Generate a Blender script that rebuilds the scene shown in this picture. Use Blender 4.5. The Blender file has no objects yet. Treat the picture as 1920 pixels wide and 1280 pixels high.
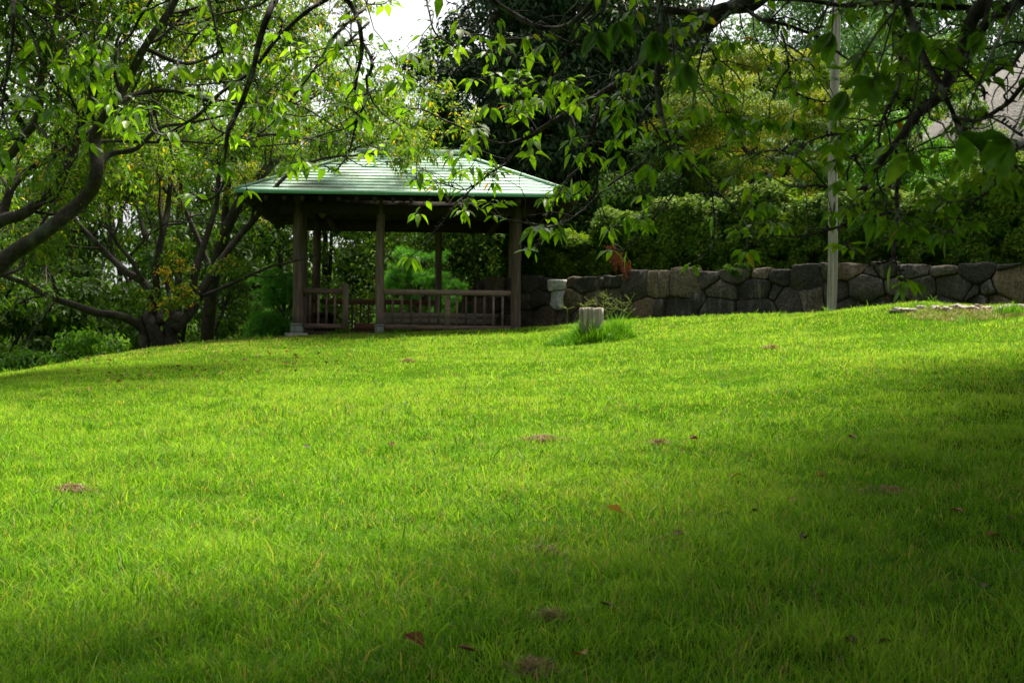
import bpy, math, random
import numpy as np
from mathutils import Vector, Matrix, noise as mnoise
R = math.radians
SC = bpy.context.scene
COL = SC.collection
F = 2666.7
PITCH = R(1.33); ROLL = R(0.62); EYE = 1.5
CAMROT = Matrix.Rotation(R(90) + PITCH, 3, 'X') @ Matrix.Rotation(ROLL, 3, 'Z')
CR = np.array(CAMROT)

# ------------------------------------------------------------------ helpers
def tag(o, label=None, cat=None, group=None, kind=None):
    if label: o['label'] = label
    if cat: o['category'] = cat
    if group: o['group'] = group
    if kind: o['kind'] = kind
    return o

def empty(name, loc, label=None, cat=None, group=None, rz=0.0):
    o = bpy.data.objects.new(name, None); COL.objects.link(o)
    o.location = loc; o.rotation_euler = (0, 0, rz); o.empty_display_size = .2
    return tag(o, label, cat, group)

def ray(px, py):
    v = CR @ np.array([(px - 960) / F, -(py - 640) / F, -1.0])
    return v / v[1]

def at(px, py, Y):
    r = ray(px, py)
    return np.array([r[0] * Y, Y, EYE + r[2] * Y])

def proj(P):
    v = CR.T @ (np.asarray(P, float) - [0, 0, EYE]); return 960 - F * v[0] / v[2], 640 + F * v[1] / v[2]

def smooth(a, b, x):
    t = np.clip((np.asarray(x, float) - a) / (b - a), 0, 1)
    return t * t * (3 - 2 * t)

# cheap vectorised value noise (2-D / 3-D)
def _h(i, j, k, s):
    n = (i * 374761393 + j * 668265263 + k * 2147483647 + s * 1274126177) & 0xffffffff
    n = ((n ^ (n >> 13)) * 1274126177) & 0xffffffff
    n = n ^ (n >> 16)
    return (n & 0xffffff) / float(0xffffff)
def vnoise(x, y, z=None, s=0):
    x = np.asarray(x, float); y = np.asarray(y, float)
    z = np.zeros_like(x) if z is None else np.asarray(z, float)
    i = np.floor(x).astype(np.int64); j = np.floor(y).astype(np.int64); k = np.floor(z).astype(np.int64)
    u = x - i; v = y - j; w = z - k
    u = u*u*(3-2*u); v = v*v*(3-2*v); w = w*w*(3-2*w)
    r = 0
    for a in (0, 1):
        for b in (0, 1):
            for c in (0, 1):
                r = r + _h(i+a, j+b, k+c, s) * (u if a else 1-u) * (v if b else 1-v) * (w if c else 1-w)
    return r * 2 - 1

class M:
    """collects triangles / quads with a per-vertex random value, linked as ONE mesh object"""
    def __init__(s): s.v = []; s.f = []; s.r = []; s.n = 0
    def add(s, V, faces, rnd=0.5):
        V = np.asarray(V, float).reshape(-1, 3)
        s.v.append(V)
        for fa in (faces if isinstance(faces, list) else [faces]):
            s.f.append(np.asarray(fa, np.int64) + s.n)
        s.r.append(np.full(len(V), rnd, float) if np.isscalar(rnd) else np.asarray(rnd, float))
        s.n += len(V)
        return s
    def box(s, lo, hi, rnd=0.5, mat=None, bev=0.0):
        x0, y0, z0 = lo; x1, y1, z1 = hi
        V = np.array([[x0,y0,z0],[x1,y0,z0],[x1,y1,z0],[x0,y1,z0],[x0,y0,z1],[x1,y0,z1],[x1,y1,z1],[x0,y1,z1]], float)
        if mat is not None: V = (np.array(mat)[:3,:3] @ V.T).T + np.array(mat)[:3,3]
        return s.add(V, [[[3,2,1,0],[4,5,6,7],[0,1,5,4],[1,2,6,5],[2,3,7,6],[3,0,4,7]]], rnd)
    def beam(s, a, b, w, h, rnd=0.5, up=(0,0,1)):
        a = np.array(a, float); b = np.array(b, float); d = b - a; L = np.linalg.norm(d); d /= L
        u = np.array(up, float); x = np.cross(d, u); x /= np.linalg.norm(x); z = np.cross(x, d)
        m = np.eye(4); m[:3,0] = x; m[:3,1] = d; m[:3,2] = z; m[:3,3] = a
        return s.box((-w/2, 0, -h/2), (w/2, L, h/2), rnd, m)
    def tube(s, P, rad, k=6, rnd=0.5, cap=True, wob=0.0, seed=0):
        P = np.asarray(P, float); n = len(P); rad = np.broadcast_to(np.asarray(rad, float), (n,))
        T = np.gradient(P, axis=0); T /= np.linalg.norm(T, axis=1)[:, None] + 1e-9
        ref = np.array([0, 0, 1.]) if abs(T[0][2]) < .9 else np.array([1., 0, 0])
        X = np.zeros((n, 3)); x = np.cross(T[0], ref); x /= np.linalg.norm(x)
        for i in range(n):
            x = x - T[i] * (x @ T[i]); x /= np.linalg.norm(x) + 1e-9; X[i] = x
        Yv = np.cross(T, X)
        a = np.arange(k) * 2 * np.pi / k
        rr = rad[:, None] * np.ones((n, k))
        if wob: rr = rr * (1 + wob * vnoise(np.arange(n)[:, None] * .6 + seed * 7.3, np.cos(a)[None] * 1.3 + 5, np.sin(a)[None] * 1.3 + seed, s=3))
        V = P[:, None] + X[:, None] * (np.cos(a)[None, :, None] * rr[..., None]) + Yv[:, None] * (np.sin(a)[None, :, None] * rr[..., None])
        V = V.reshape(-1, 3)
        i = np.arange(n - 1)[:, None] * k; j = np.arange(k)[None]; j2 = (j + 1) % k
        q = np.stack([i + j, i + j2, i + k + j2, i + k + j], -1).reshape(-1, 4)
        fs = [q]
        if cap:
            V = np.vstack([V, P[0], P[-1]]); jj = np.arange(k)
            fs.append(np.stack([(jj + 1) % k, jj, np.full(k, n * k)], -1))
            fs.append(np.stack([(n-1)*k + jj, (n-1)*k + (jj + 1) % k, np.full(k, n * k + 1)], -1))
        return s.add(V, fs, rnd)
    def build(s, name, mat, parent=None, smooth_=False, origin=None):
        V = np.vstack(s.v)
        if origin is not None: V = V - np.array(origin)
        me = bpy.data.meshes.new(name)
        me.vertices.add(len(V)); me.vertices.foreach_set('co', V.astype(np.float32).ravel())
        lens = np.concatenate([np.full(len(f), f.shape[1]) for f in s.f if len(f)])
        loops = np.concatenate([f.ravel() for f in s.f if len(f)])
        me.loops.add(len(loops)); me.polygons.add(len(lens))
        st = np.concatenate([[0], np.cumsum(lens)[:-1]])
        me.polygons.foreach_set('loop_start', st.astype(np.int32))
        me.loops.foreach_set('vertex_index', loops.astype(np.int32))
        me.update(calc_edges=True)
        at_ = me.attributes.new('rnd', 'FLOAT', 'POINT')
        at_.data.foreach_set('value', np.concatenate(s.r).astype(np.float32))
        if smooth_: me.polygons.foreach_set('use_smooth', np.ones(len(lens), bool))
        if mat: me.materials.append(mat)
        o = bpy.data.objects.new(name, me); COL.objects.link(o)
        if parent: o.parent = parent
        if origin is not None: o.location = origin
        return o

def unit(v): return v / (np.linalg.norm(v, axis=-1, keepdims=True) + 1e-9)

def leaves(m, P, D, N, L, W, rnd, hi=False, droop=0.25, fold=0.25):
    """P base points, D directions, N normals, L lengths, W widths"""
    droop = np.asarray(droop, float).reshape(-1, 1); D = unit(D); S = unit(np.cross(D, N)); N = np.cross(S, D)
    n = len(P); L = np.broadcast_to(L, (n,))[:, None]; W = np.broadcast_to(W, (n,))[:, None]
    Z = np.array([[0, 0, -1.]])
    def pt(t, w):
        return P + D * L * t + Z * L * droop * t * t + S * W * w * .5 + N * abs(w) * W * fold
    if not hi:
        V = np.stack([pt(0, 0), pt(.45, -1), pt(1, 0), pt(.45, 1)], 1).reshape(-1, 3)
        b = np.arange(n)[:, None] * 4
        m.add(V, [np.concatenate([b + [0, 2, 1], b + [0, 3, 2]])], np.repeat(rnd, 4))
    else:
        ts = [(.0, 0), (.18, .62), (.18, 0), (.18, -.62), (.45, 1), (.45, 0), (.45, -1), (.74, .58), (.74, 0), (.74, -.58), (1.0, 0)]
        V = np.stack([pt(t, w) for t, w in ts], 1).reshape(-1, 3)
        b = np.arange(n)[:, None] * 11
        q = [[1,4,5,2],[2,5,6,3],[4,7,8,5],[5,8,9,6]]
        t3 = [[0,1,2],[0,2,3],[7,10,8],[8,10,9]]
        m.add(V, [np.concatenate([b + x for x in q]), np.concatenate([b + x for x in t3])], np.repeat(rnd, 11))

def catmull(P, sub=4):
    P = np.asarray(P, float)
    if len(P) < 3: 
        t = np.linspace(0, 1, sub + 1)[:, None]; return P[0] * (1 - t) + P[-1] * t
    Q = np.vstack([2*P[0]-P[1], P, 2*P[-1]-P[-2]]); out = []
    for i in range(1, len(Q) - 2):
        for t in np.arange(sub) / sub:
            a, b, c, d = Q[i-1], Q[i], Q[i+1], Q[i+2]
            out.append(.5*((2*b)+(-a+c)*t+(2*a-5*b+4*c-d)*t*t+(-a+3*b-3*c+d)*t**3))
    out.append(P[-1]); return np.array(out)

# ------------------------------------------------------------------ materials
def newmat(name):
    m = bpy.data.materials.new(name); m.use_nodes = True
    nt = m.node_tree; nt.nodes.clear(); return m, nt, nt.nodes, nt.links
def ramp(N, stops):
    r = N.new('ShaderNodeValToRGB'); e = r.color_ramp.elements
    while len(e) > 1: e.remove(e[-1])
    e[0].position = stops[0][0]; e[0].color = (*stops[0][1], 1)
    for p, c in stops[1:]:
        x = e.new(p); x.color = (*c, 1)
    return r
def leafmat(name, stops, trans=.45, tcol=1.25, rough=.5, spec=.22, nscale=0):
    m, nt, N, Lk = newmat(name)
    a = N.new('ShaderNodeAttribute'); a.attribute_name = 'rnd'
    rp = ramp(N, stops); Lk.new(a.outputs['Fac'], rp.inputs[0])
    col = rp.outputs[0]
    if nscale:
        g = N.new('ShaderNodeNewGeometry'); nz = N.new('ShaderNodeTexNoise'); nz.inputs['Scale'].default_value = nscale
        Lk.new(g.outputs['Position'], nz.inputs['Vector'])
        mr = N.new('ShaderNodeMapRange'); mr.inputs[1].default_value = .3; mr.inputs[2].default_value = .7; mr.inputs[3].default_value = .6; mr.inputs[4].default_value = 1.35
        Lk.new(nz.outputs[0], mr.inputs[0])
        mx = N.new('ShaderNodeMix'); mx.data_type = 'RGBA'; mx.blend_type = 'MULTIPLY'; mx.inputs[0].default_value = 1
        Lk.new(col, mx.inputs[6]); Lk.new(mr.outputs[0], mx.inputs[7]); col = mx.outputs[2]
    p = N.new('ShaderNodeBsdfPrincipled'); p.inputs['Roughness'].default_value = rough
    p.inputs['Specular IOR Level'].default_value = spec
    Lk.new(col, p.inputs['Base Color'])
    t = N.new('ShaderNodeBsdfTranslucent')
    sc = N.new('ShaderNodeMix'); sc.data_type = 'RGBA'; sc.blend_type = 'MULTIPLY'; sc.inputs[0].default_value = 1
    sc.inputs[7].default_value = (tcol, tcol * 1.05, tcol * .45, 1)
    Lk.new(col, sc.inputs[6]); Lk.new(sc.outputs[2], t.inputs[0])
    x = N.new('ShaderNodeMixShader'); x.inputs[0].default_value = trans
    Lk.new(p.outputs[0], x.inputs[1]); Lk.new(t.outputs[0], x.inputs[2])
    o = N.new('ShaderNodeOutputMaterial'); Lk.new(x.outputs[0], o.inputs[0])
    return m
def surf(name, stops, scale=(1, 1, 1), nscale=4, rough=.8, bump=.3, bdist=.01, detail=6, obj=True, dist=0.0, rndmix=0, spec=.3, stains=None):
    m, nt, N, Lk = newmat(name)
    tc = N.new('ShaderNodeTexCoord'); mp = N.new('ShaderNodeMapping'); mp.inputs['Scale'].default_value = scale
    Lk.new(tc.outputs['Object'], mp.inputs[0])
    nz = N.new('ShaderNodeTexNoise'); nz.inputs['Scale'].default_value = nscale; nz.inputs['Detail'].default_value = detail
    nz.inputs['Roughness'].default_value = .62; nz.inputs['Distortion'].default_value = dist
    Lk.new(mp.outputs[0], nz.inputs[0])
    fac = nz.outputs[0]
    if rndmix:
        a = N.new('ShaderNodeAttribute'); a.attribute_name = 'rnd'
        ma = N.new('ShaderNodeMath'); ma.operation = 'MULTIPLY_ADD'; ma.inputs[1].default_value = rndmix; Lk.new(a.outputs['Fac'], ma.inputs[0])
        mb = N.new('ShaderNodeMath'); mb.operation = 'SUBTRACT'; mb.inputs[1].default_value = rndmix * .5
        Lk.new(fac, mb.inputs[0]); Lk.new(mb.outputs[0], ma.inputs[2]); fac = ma.outputs[0]
    rp = ramp(N, stops); Lk.new(fac, rp.inputs[0]); col = rp.outputs[0]
    if stains:
        (sscale, lo, hi, scol) = stains
        n2 = N.new('ShaderNodeTexNoise'); n2.inputs['Scale'].default_value = sscale; n2.inputs['Detail'].default_value = 5
        Lk.new(tc.outputs['Object'], n2.inputs[0])
        mr = N.new('ShaderNodeMapRange'); mr.inputs[1].default_value = lo; mr.inputs[2].default_value = hi; Lk.new(n2.outputs[0], mr.inputs[0])
        mx = N.new('ShaderNodeMix'); mx.data_type = 'RGBA'; Lk.new(mr.outputs[0], mx.inputs[0]); Lk.new(col, mx.inputs[6]); mx.inputs[7].default_value = (*scol, 1)
        col = mx.outputs[2]
    p = N.new('ShaderNodeBsdfPrincipled'); p.inputs['Roughness'].default_value = rough; p.inputs['Specular IOR Level'].default_value = spec
    Lk.new(col, p.inputs['Base Color'])
    if bump:
        b = N.new('ShaderNodeBump'); b.inputs['Strength'].default_value = bump; b.inputs['Distance'].default_value = bdist
        Lk.new(nz.outputs[0], b.inputs['Height']); Lk.new(b.outputs[0], p.inputs['Normal'])
    o = N.new('ShaderNodeOutputMaterial'); Lk.new(p.outputs[0], o.inputs[0])
    return m

G = {}
G['ground'] = surf('soil_and_turf', [(.3, (.022, .055, .003)), (.5, (.036, .085, .004)), (.72, (.055, .08, .010))], nscale=3, spec=0, rough=1, bump=.6, bdist=.03)
G['grass'] = leafmat('grass_blades', [(0, (.04, .12, .009)), (.3, (.09, .22, .014)), (.6, (.20, .355, .028)), (.82, (.27, .40, .045)), (.93, (.34, .33, .09)), (1, (.28, .20, .09))], trans=.45, tcol=1.3, rough=.6, spec=.12)
G['clump'] = leafmat('long_grass', [(0, (.04, .13, .006)), (.5, (.10, .26, .008)), (.85, (.18, .33, .02)), (1, (.36, .38, .12))], trans=.45, tcol=1.2, rough=.5, spec=.2)
G['cherry_near'] = leafmat('cherry_leaf_near', [(0, (.055, .135, .008)), (.5, (.12, .235, .010)), (.8, (.20, .32, .014)), (.92, (.14, .22, .02)), (.965, (.26, .22, .02)), (1, (.32, .12, .02))], trans=.5, tcol=1.75, rough=.4, spec=.3, nscale=28)
G['cherry_far'] = leafmat('cherry_leaf_far', [(0, (.03, .075, .005)), (.5, (.06, .13, .007)), (.82, (.105, .185, .01)), (.93, (.22, .24, .02)), (1, (.42, .26, .02))], trans=.5, tcol=1.6, rough=.5)
G['upper'] = leafmat('shade_crown_leaf', [(0, (.02, .06, .006)), (1, (.05, .12, .01))], trans=.15, tcol=1.0, rough=.5)  # darker, less translucent leaves for the unseen crown, to deepen its shade
G['wood_leaf'] = leafmat('woodland_leaf', [(0, (.022, .06, .007)), (.6, (.055, .125, .009)), (.92, (.10, .19, .012)), (1, (.22, .20, .02))], trans=.4, tcol=1.3, rough=.55)
G['evergreen'] = leafmat('evergreen_leaf', [(0, (.012, .032, .009)), (.7, (.026, .065, .014)), (1, (.045, .105, .018))], trans=.2, tcol=1.0, rough=.45)
G['hedge'] = leafmat('hedge_leaf', [(0, (.022, .06, .007)), (.6, (.055, .12, .01)), (.9, (.13, .22, .015)), (1, (.26, .24, .06))], trans=.35, tcol=1.2, rough=.6, spec=.08)
G['yellow'] = leafmat('golden_leaf', [(0, (.06, .13, .012)), (.4, (.15, .21, .015)), (.8, (.30, .29, .02)), (1, (.42, .31, .03))], trans=.4, tcol=1.2, rough=.6)
G['fargreen'] = leafmat('hill_leaf', [(0, (.03, .085, .03)), (.6, (.06, .14, .04)), (1, (.11, .2, .05))], trans=.35, tcol=1.1, rough=.6)
G['pine'] = leafmat('pine_needles', [(0, (.05, .19, .025)), (.6, (.10, .31, .035)), (1, (.17, .40, .05))], trans=.35, tcol=1.2, rough=.5)
G['shrub'] = leafmat('shrub_leaf', [(0, (.04, .13, .01)), (.6, (.10, .24, .012)), (1, (.2, .34, .025))], trans=.45, tcol=1.3, rough=.5)
G['rust'] = leafmat('dead_frond', [(0, (.10, .03, .015)), (.6, (.2, .06, .03)), (1, (.28, .11, .05))], trans=.2, tcol=1, rough=.7)
G['dry'] = leafmat('dry_leaf', [(0, (.03, .014, .008)), (.5, (.14, .045, .016)), (.8, (.27, .12, .035)), (1, (.42, .27, .07))], trans=.15, tcol=1, rough=.6)
G['straw'] = leafmat('dry_grass', [(0, (.16, .11, .06)), (.6, (.3, .21, .12)), (1, (.45, .34, .2))], trans=.2, tcol=1, rough=.7)
G['bark'] = surf('cherry_bark', [(.3, (.011, .009, .006)), (.5, (.024, .019, .013)), (.72, (.052, .044, .032))], scale=(1, 1, 1), nscale=14, bump=.8, bdist=.02, stains=(3.0, .58, .74, (.06, .075, .04)))
G['bark_near'] = surf('twig_bark', [(.3, (.010, .008, .006)), (.55, (.028, .022, .017)), (.75, (.09, .085, .075))], nscale=30, bump=.8, bdist=.004, stains=(9.0, .55, .66, (.15, .16, .13)))
G['pale_twig'] = surf('dead_twig_bark', [(.3, (.12, .10, .085)), (.7, (.30, .28, .25))], nscale=22, bump=.5, bdist=.004)
G['post'] = surf('weathered_post', [(.25, (.06, .040, .033)), (.5, (.12, .083, .068)), (.75, (.215, .162, .135))], scale=(9, 9, .7), nscale=3, bump=.5, bdist=.006, rndmix=.35, dist=.5)
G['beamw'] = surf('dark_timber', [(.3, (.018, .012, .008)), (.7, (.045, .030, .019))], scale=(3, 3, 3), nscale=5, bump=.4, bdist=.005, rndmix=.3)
G['rail'] = surf('railing_timber', [(.25, (.065, .042, .033)), (.5, (.13, .086, .068)), (.75, (.23, .165, .135))], scale=(1.2, 6, 6), nscale=4, bump=.4, bdist=.004, rndmix=.4)
G['railred'] = surf('reddish_rail_timber', [(.3, (.11, .05, .03)), (.7, (.2, .10, .06))], scale=(1, 6, 6), nscale=4, bump=.4, bdist=.004)
G['bench'] = surf('bench_plank', [(.3, (.15, .125, .095)), (.5, (.26, .225, .175)), (.7, (.36, .32, .26))], scale=(1.2, 8, 8), nscale=4, bump=.5, bdist=.004, rndmix=.2)
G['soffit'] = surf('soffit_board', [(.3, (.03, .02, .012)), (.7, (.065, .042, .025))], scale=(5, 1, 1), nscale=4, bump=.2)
G['collar'] = surf('post_collar', [(.3, (.10, .12, .11)), (.7, (.2, .23, .21))], nscale=10, bump=.2)
G['plinth'] = surf('plinth_concrete', [(.3, (.2, .19, .16)), (.7, (.34, .32, .28))], nscale=12, bump=.3)
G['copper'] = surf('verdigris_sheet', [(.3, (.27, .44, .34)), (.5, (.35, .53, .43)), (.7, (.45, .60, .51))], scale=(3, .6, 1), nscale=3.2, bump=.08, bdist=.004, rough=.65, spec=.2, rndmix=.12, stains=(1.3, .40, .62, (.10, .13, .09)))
G['fascia'] = surf('green_fascia', [(.3, (.10, .28, .17)), (.7, (.16, .36, .24))], nscale=4, bump=.05, rough=.5)
G['pole'] = surf('bleached_pole_wood', [(.3, (.07, .06, .045)), (.45, (.22, .20, .17)), (.7, (.40, .375, .33))], scale=(16, 16, .5), nscale=3, bump=.5, bdist=.008, dist=.4)
G['stump'] = surf('old_stump_wood', [(.3, (.07, .055, .04)), (.45, (.23, .20, .16)), (.7, (.42, .38, .33))], scale=(14, 14, 1.0), nscale=3, bump=.9, bdist=.02, dist=.6)
G['thatch'] = surf('thatch', [(.32, (.035, .032, .028)), (.5, (.095, .09, .083)), (.68, (.17, .162, .152))], scale=(2.2, 2.2, .8), nscale=5, bump=.9, bdist=.06, detail=9)
G['housewall'] = surf('dark_house_wall', [(.3, (.03, .025, .02)), (.7, (.06, .05, .04))], nscale=4)
G['soil'] = surf('bare_soil', [(.3, (.05, .03, .018)), (.5, (.11, .07, .045)), (.7, (.2, .14, .10))], nscale=30, bump=1, bdist=.02)
G['edge'] = surf('edging_stone_face', [(.3, (.10, .085, .06)), (.5, (.24, .215, .18)), (.75, (.40, .37, .32))], nscale=9, bump=.7, bdist=.02)

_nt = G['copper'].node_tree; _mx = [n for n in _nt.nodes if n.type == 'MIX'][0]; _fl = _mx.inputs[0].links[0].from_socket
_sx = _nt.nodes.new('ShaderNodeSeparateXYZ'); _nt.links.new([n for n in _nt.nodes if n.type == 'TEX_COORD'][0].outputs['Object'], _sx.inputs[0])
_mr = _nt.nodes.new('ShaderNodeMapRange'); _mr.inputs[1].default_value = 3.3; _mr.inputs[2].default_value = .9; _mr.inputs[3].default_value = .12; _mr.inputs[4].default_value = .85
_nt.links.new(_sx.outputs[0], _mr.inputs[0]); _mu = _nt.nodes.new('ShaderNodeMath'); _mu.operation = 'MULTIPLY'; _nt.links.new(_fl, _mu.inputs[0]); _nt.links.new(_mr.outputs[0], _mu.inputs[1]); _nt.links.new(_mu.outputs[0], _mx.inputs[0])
def stonemat(name, pale):
    m, nt, N, Lk = newmat(name)
    tc = N.new('ShaderNodeTexCoord')
    n1 = N.new('ShaderNodeTexNoise'); n1.inputs['Scale'].default_value = 2.2; n1.inputs['Detail'].default_value = 8; n1.inputs['Roughness'].default_value = .65
    n2 = N.new('ShaderNodeTexNoise'); n2.inputs['Scale'].default_value = 24; n2.inputs['Detail'].default_value = 6; n2.inputs['Roughness'].default_value = .7
    n3 = N.new('ShaderNodeTexNoise'); n3.inputs['Scale'].default_value = 1.3; n3.inputs['Detail'].default_value = 5
    mp = N.new('ShaderNodeMapping'); mp.inputs['Scale'].default_value = (5, 5, .9)
    for x in (n1, n2): Lk.new(tc.outputs['Object'], x.inputs[0])
    Lk.new(tc.outputs['Object'], mp.inputs[0]); Lk.new(mp.outputs[0], n3.inputs[0])
    a = N.new('ShaderNodeAttribute'); a.attribute_name = 'rnd'
    st = ([(0, (.022, .021, .018)), (.25, (.042, .039, .031)), (.45, (.075, .066, .052)), (.6, (.12, .092, .06)), (.8, (.15, .105, .06)), (1, (.22, .175, .12))] if not pale else
          [(0, (.5, .5, .48)), (.5, (.66, .66, .64)), (1, (.78, .78, .75))])
    ad = N.new('ShaderNodeMath'); ad.operation = 'MULTIPLY_ADD'; ad.inputs[1].default_value = .7
    sb = N.new('ShaderNodeMath'); sb.operation = 'SUBTRACT'; sb.inputs[1].default_value = .35
    Lk.new(n1.outputs[0], ad.inputs[0]); Lk.new(a.outputs['Fac'], sb.inputs[0]); Lk.new(sb.outputs[0], ad.inputs[2])
    rp = ramp(N, st); Lk.new(ad.outputs[0], rp.inputs[0])
    # pale water streaks running down the face and speckle
    mr = N.new('ShaderNodeMapRange'); mr.inputs[1].default_value = .56; mr.inputs[2].default_value = .78; mr.inputs[3].default_value = 0; mr.inputs[4].default_value = .75
    Lk.new(n3.outputs[0], mr.inputs[0])
    mx = N.new('ShaderNodeMix'); mx.data_type = 'RGBA'; Lk.new(mr.outputs[0], mx.inputs[0]); Lk.new(rp.outputs[0], mx.inputs[6]); mx.inputs[7].default_value = (.25, .225, .2, 1)
    m2 = N.new('ShaderNodeMapRange'); m2.inputs[1].default_value = .35; m2.inputs[2].default_value = .7; m2.inputs[3].default_value = .3; m2.inputs[4].default_value = 1.8
    Lk.new(n2.outputs[0], m2.inputs[0])
    mm = N.new('ShaderNodeMix'); mm.data_type = 'RGBA'; mm.blend_type = 'MULTIPLY'; mm.inputs[0].default_value = 1
    Lk.new(mx.outputs[2], mm.inputs[6]); Lk.new(m2.outputs[0], mm.inputs[7])
    p = N.new('ShaderNodeBsdfPrincipled'); p.inputs['Roughness'].default_value = .75; p.inputs['Specular IOR Level'].default_value = .35
    Lk.new(mm.outputs[2], p.inputs['Base Color'])
    b = N.new('ShaderNodeBump'); b.inputs['Strength'].default_value = 1.0; b.inputs['Distance'].default_value = .045
    av = N.new('ShaderNodeMath'); av.operation = 'ADD'; Lk.new(n1.outputs[0], av.inputs[0]); Lk.new(n2.outputs[0], av.inputs[1])
    Lk.new(av.outputs[0], b.inputs['Height']); Lk.new(b.outputs[0], p.inputs['Normal'])
    o = N.new('ShaderNodeOutputMaterial'); Lk.new(p.outputs[0], o.inputs[0])
    return m
G['stone'] = stonemat('wall_boulder', False); G['palestone'] = stonemat('pale_granite', True)

# ------------------------------------------------------------------ terrain
CX = np.array([-60, -12, -8, -6, -4, 0, 4, 7, 9, 14, 40.]); CZ = np.array([-4, -1.3, -.56, -.20, -.09, .03, .42, .85, 1.08, 1.4, 2.4])
BX = np.array([-60, -12, -8, -6, -4.5, -3, -1.5, 0]); BY = np.array([10, 20, 22, 24.5, 27, 30.5, 38, 60.])
WX = np.array([-.75, .22, 4.06, 7.93, 12, 22]); WY = np.array([28.9, 28, 24.6, 22.6, 21.2, 19.5])
def gz(X, Y, bump=True):
    X = np.asarray(X, float); Y = np.asarray(Y, float)
    c = (np.interp(X - .5, CX, CZ) + np.interp(X, CX, CZ) * 2 + np.interp(X + .5, CX, CZ)) / 4
    Ye = np.minimum(Y, 26 + (Y - 26) * .0)
    Yb = np.interp(X, BX, BY)
    Yc = np.where(Y > Yb, Yb, Ye); Ym = np.interp(X, [2, 3.5, 5, 6.2, 7.5], [26, 25, 22.5, 20.4, 19.8]); Yc = np.where(Yc < Ym - .8, Yc, Ym - .8 + .8 * (1 - np.exp(-np.maximum(Yc - Ym + .8, 0) / .8)))
    z = .088 * Yc + c * np.clip(Yc, -30, 30) / 22
    z = z + .13 * np.exp(-((X - 5.5) / 1.1) ** 2 - ((Y - 20.6) / 1.3) ** 2)
    over = np.maximum(Y - Yb, 0)
    z = z - .33 * np.maximum(over - .4 * (1 - np.exp(-over)), 0) * (over < 9) - (over >= 9) * 3.0
    # terrace held by the stone wall
    dw = Y - np.interp(X, WX, WY)
    t = smooth(.15, .5, dw) * smooth(-1.7, -.7, X)
    z = z * (1 - t) + (3.3 + .03 * np.maximum(dw, 0)) * t
    # hill far behind
    z = z + 14 * smooth(45, 120, Y) * (1 - .5 * smooth(0, -40, X))
    if bump:
        n = vnoise(X * .9, Y * .9, s=1) * .035 + vnoise(X * 2.7, Y * 2.7, s=2) * .018
        n = n + .05 * vnoise(X * .35 + 9, Y * .35, s=5)
        z = z + n * smooth(29, 22, Y)
    return z
def hit(px, py, y0=4.0, y1=30.0):
    r = ray(px, py); Y = np.linspace(y0, y1, 1500)
    d = EYE + r[2] * Y - gz(r[0] * Y, Y)
    k = np.where(d < 0)[0]
    i = k[0] if len(k) else int(np.argmin(np.abs(d)))
    return np.array([r[0] * Y[i], Y[i], float(gz(r[0] * Y[i], Y[i]))])

def axis(fine0, fine1, st, far0, far1):
    a = list(np.arange(fine0, fine1, st)); s = st; x = a[-1]
    while x < far1: s = min(s * 1.18, 12); x += s; a.append(x)
    s = st; x = fine0; b = []
    while x > far0: s = min(s * 1.18, 12); x -= s; b.append(x)
    return np.array(b[::-1] + a)
xs = axis(-12, 14, .14, -320, 320); ys = axis(3, 32, .14, -60, 420)
X, Y = np.meshgrid(xs, ys); Z = gz(X, Y)
nx, ny = len(xs), len(ys)
i = (np.arange(ny - 1)[:, None] * nx + np.arange(nx - 1)[None]).ravel()
m = M(); m.add(np.stack([X.ravel(), Y.ravel(), Z.ravel()], 1), [np.stack([i, i + 1, i + nx + 1, i + nx], 1)])
tag(m.build('ground', G['ground'], smooth_=True), kind='structure')

# ------------------------------------------------------------------ clods, stones, leaves on the lawn (positions first: the grass thins around them)
CLODS = [(135, 922, 38, 'low brown soil mound in the lower left lawn'),
         (1018, 826, 33, 'pale dry turf clod in the middle of the lawn'),
         (1022, 1042, 30, 'clump of dead roots in front of the dry turf clod'),
         (1660, 926, 50, 'long dark soil streak in the shaded lawn at right'),
         (1446, 654, 13, 'small tan soil clod on the bright slope right of the stump'),
         (1000, 1262, 45, 'flat brown earth patch at the bottom edge of the lawn'),
         (1030, 1165, 26, 'small mossy soil hump below the dead roots'),
         (765, 679, 12, 'faint tan bare patch in the lawn before the shelter'),
         (1235, 835, 18, 'shallow brown scrape where the shade begins')]
clodpos = [(hit(a, b), s) for a, b, s, _ in CLODS]
BARE = [(hit(1860, 592), 1.0), (hit(1440, 770), .12), (hit(890, 1205), .14), (hit(1800, 735), .25), (hit(300, 655), .5), (hit(420, 668), .5), (hit(560, 668), .35)]

def bare(X, Y):
    f = np.zeros_like(X)
    for (p, s) in clodpos:
        r = s * p[1] / F * .8
        f = np.maximum(f, 1 - smooth(.5, 1.3, np.hypot((X - p[0]) / r, (Y - p[1]) / (r * 1.3))))
    for (p, r) in BARE:
        f = np.maximum(f, .8 * (1 - smooth(.4, 1.2, np.hypot((X - p[0]) / r, (Y - p[1]) / r))))
    return f

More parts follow.
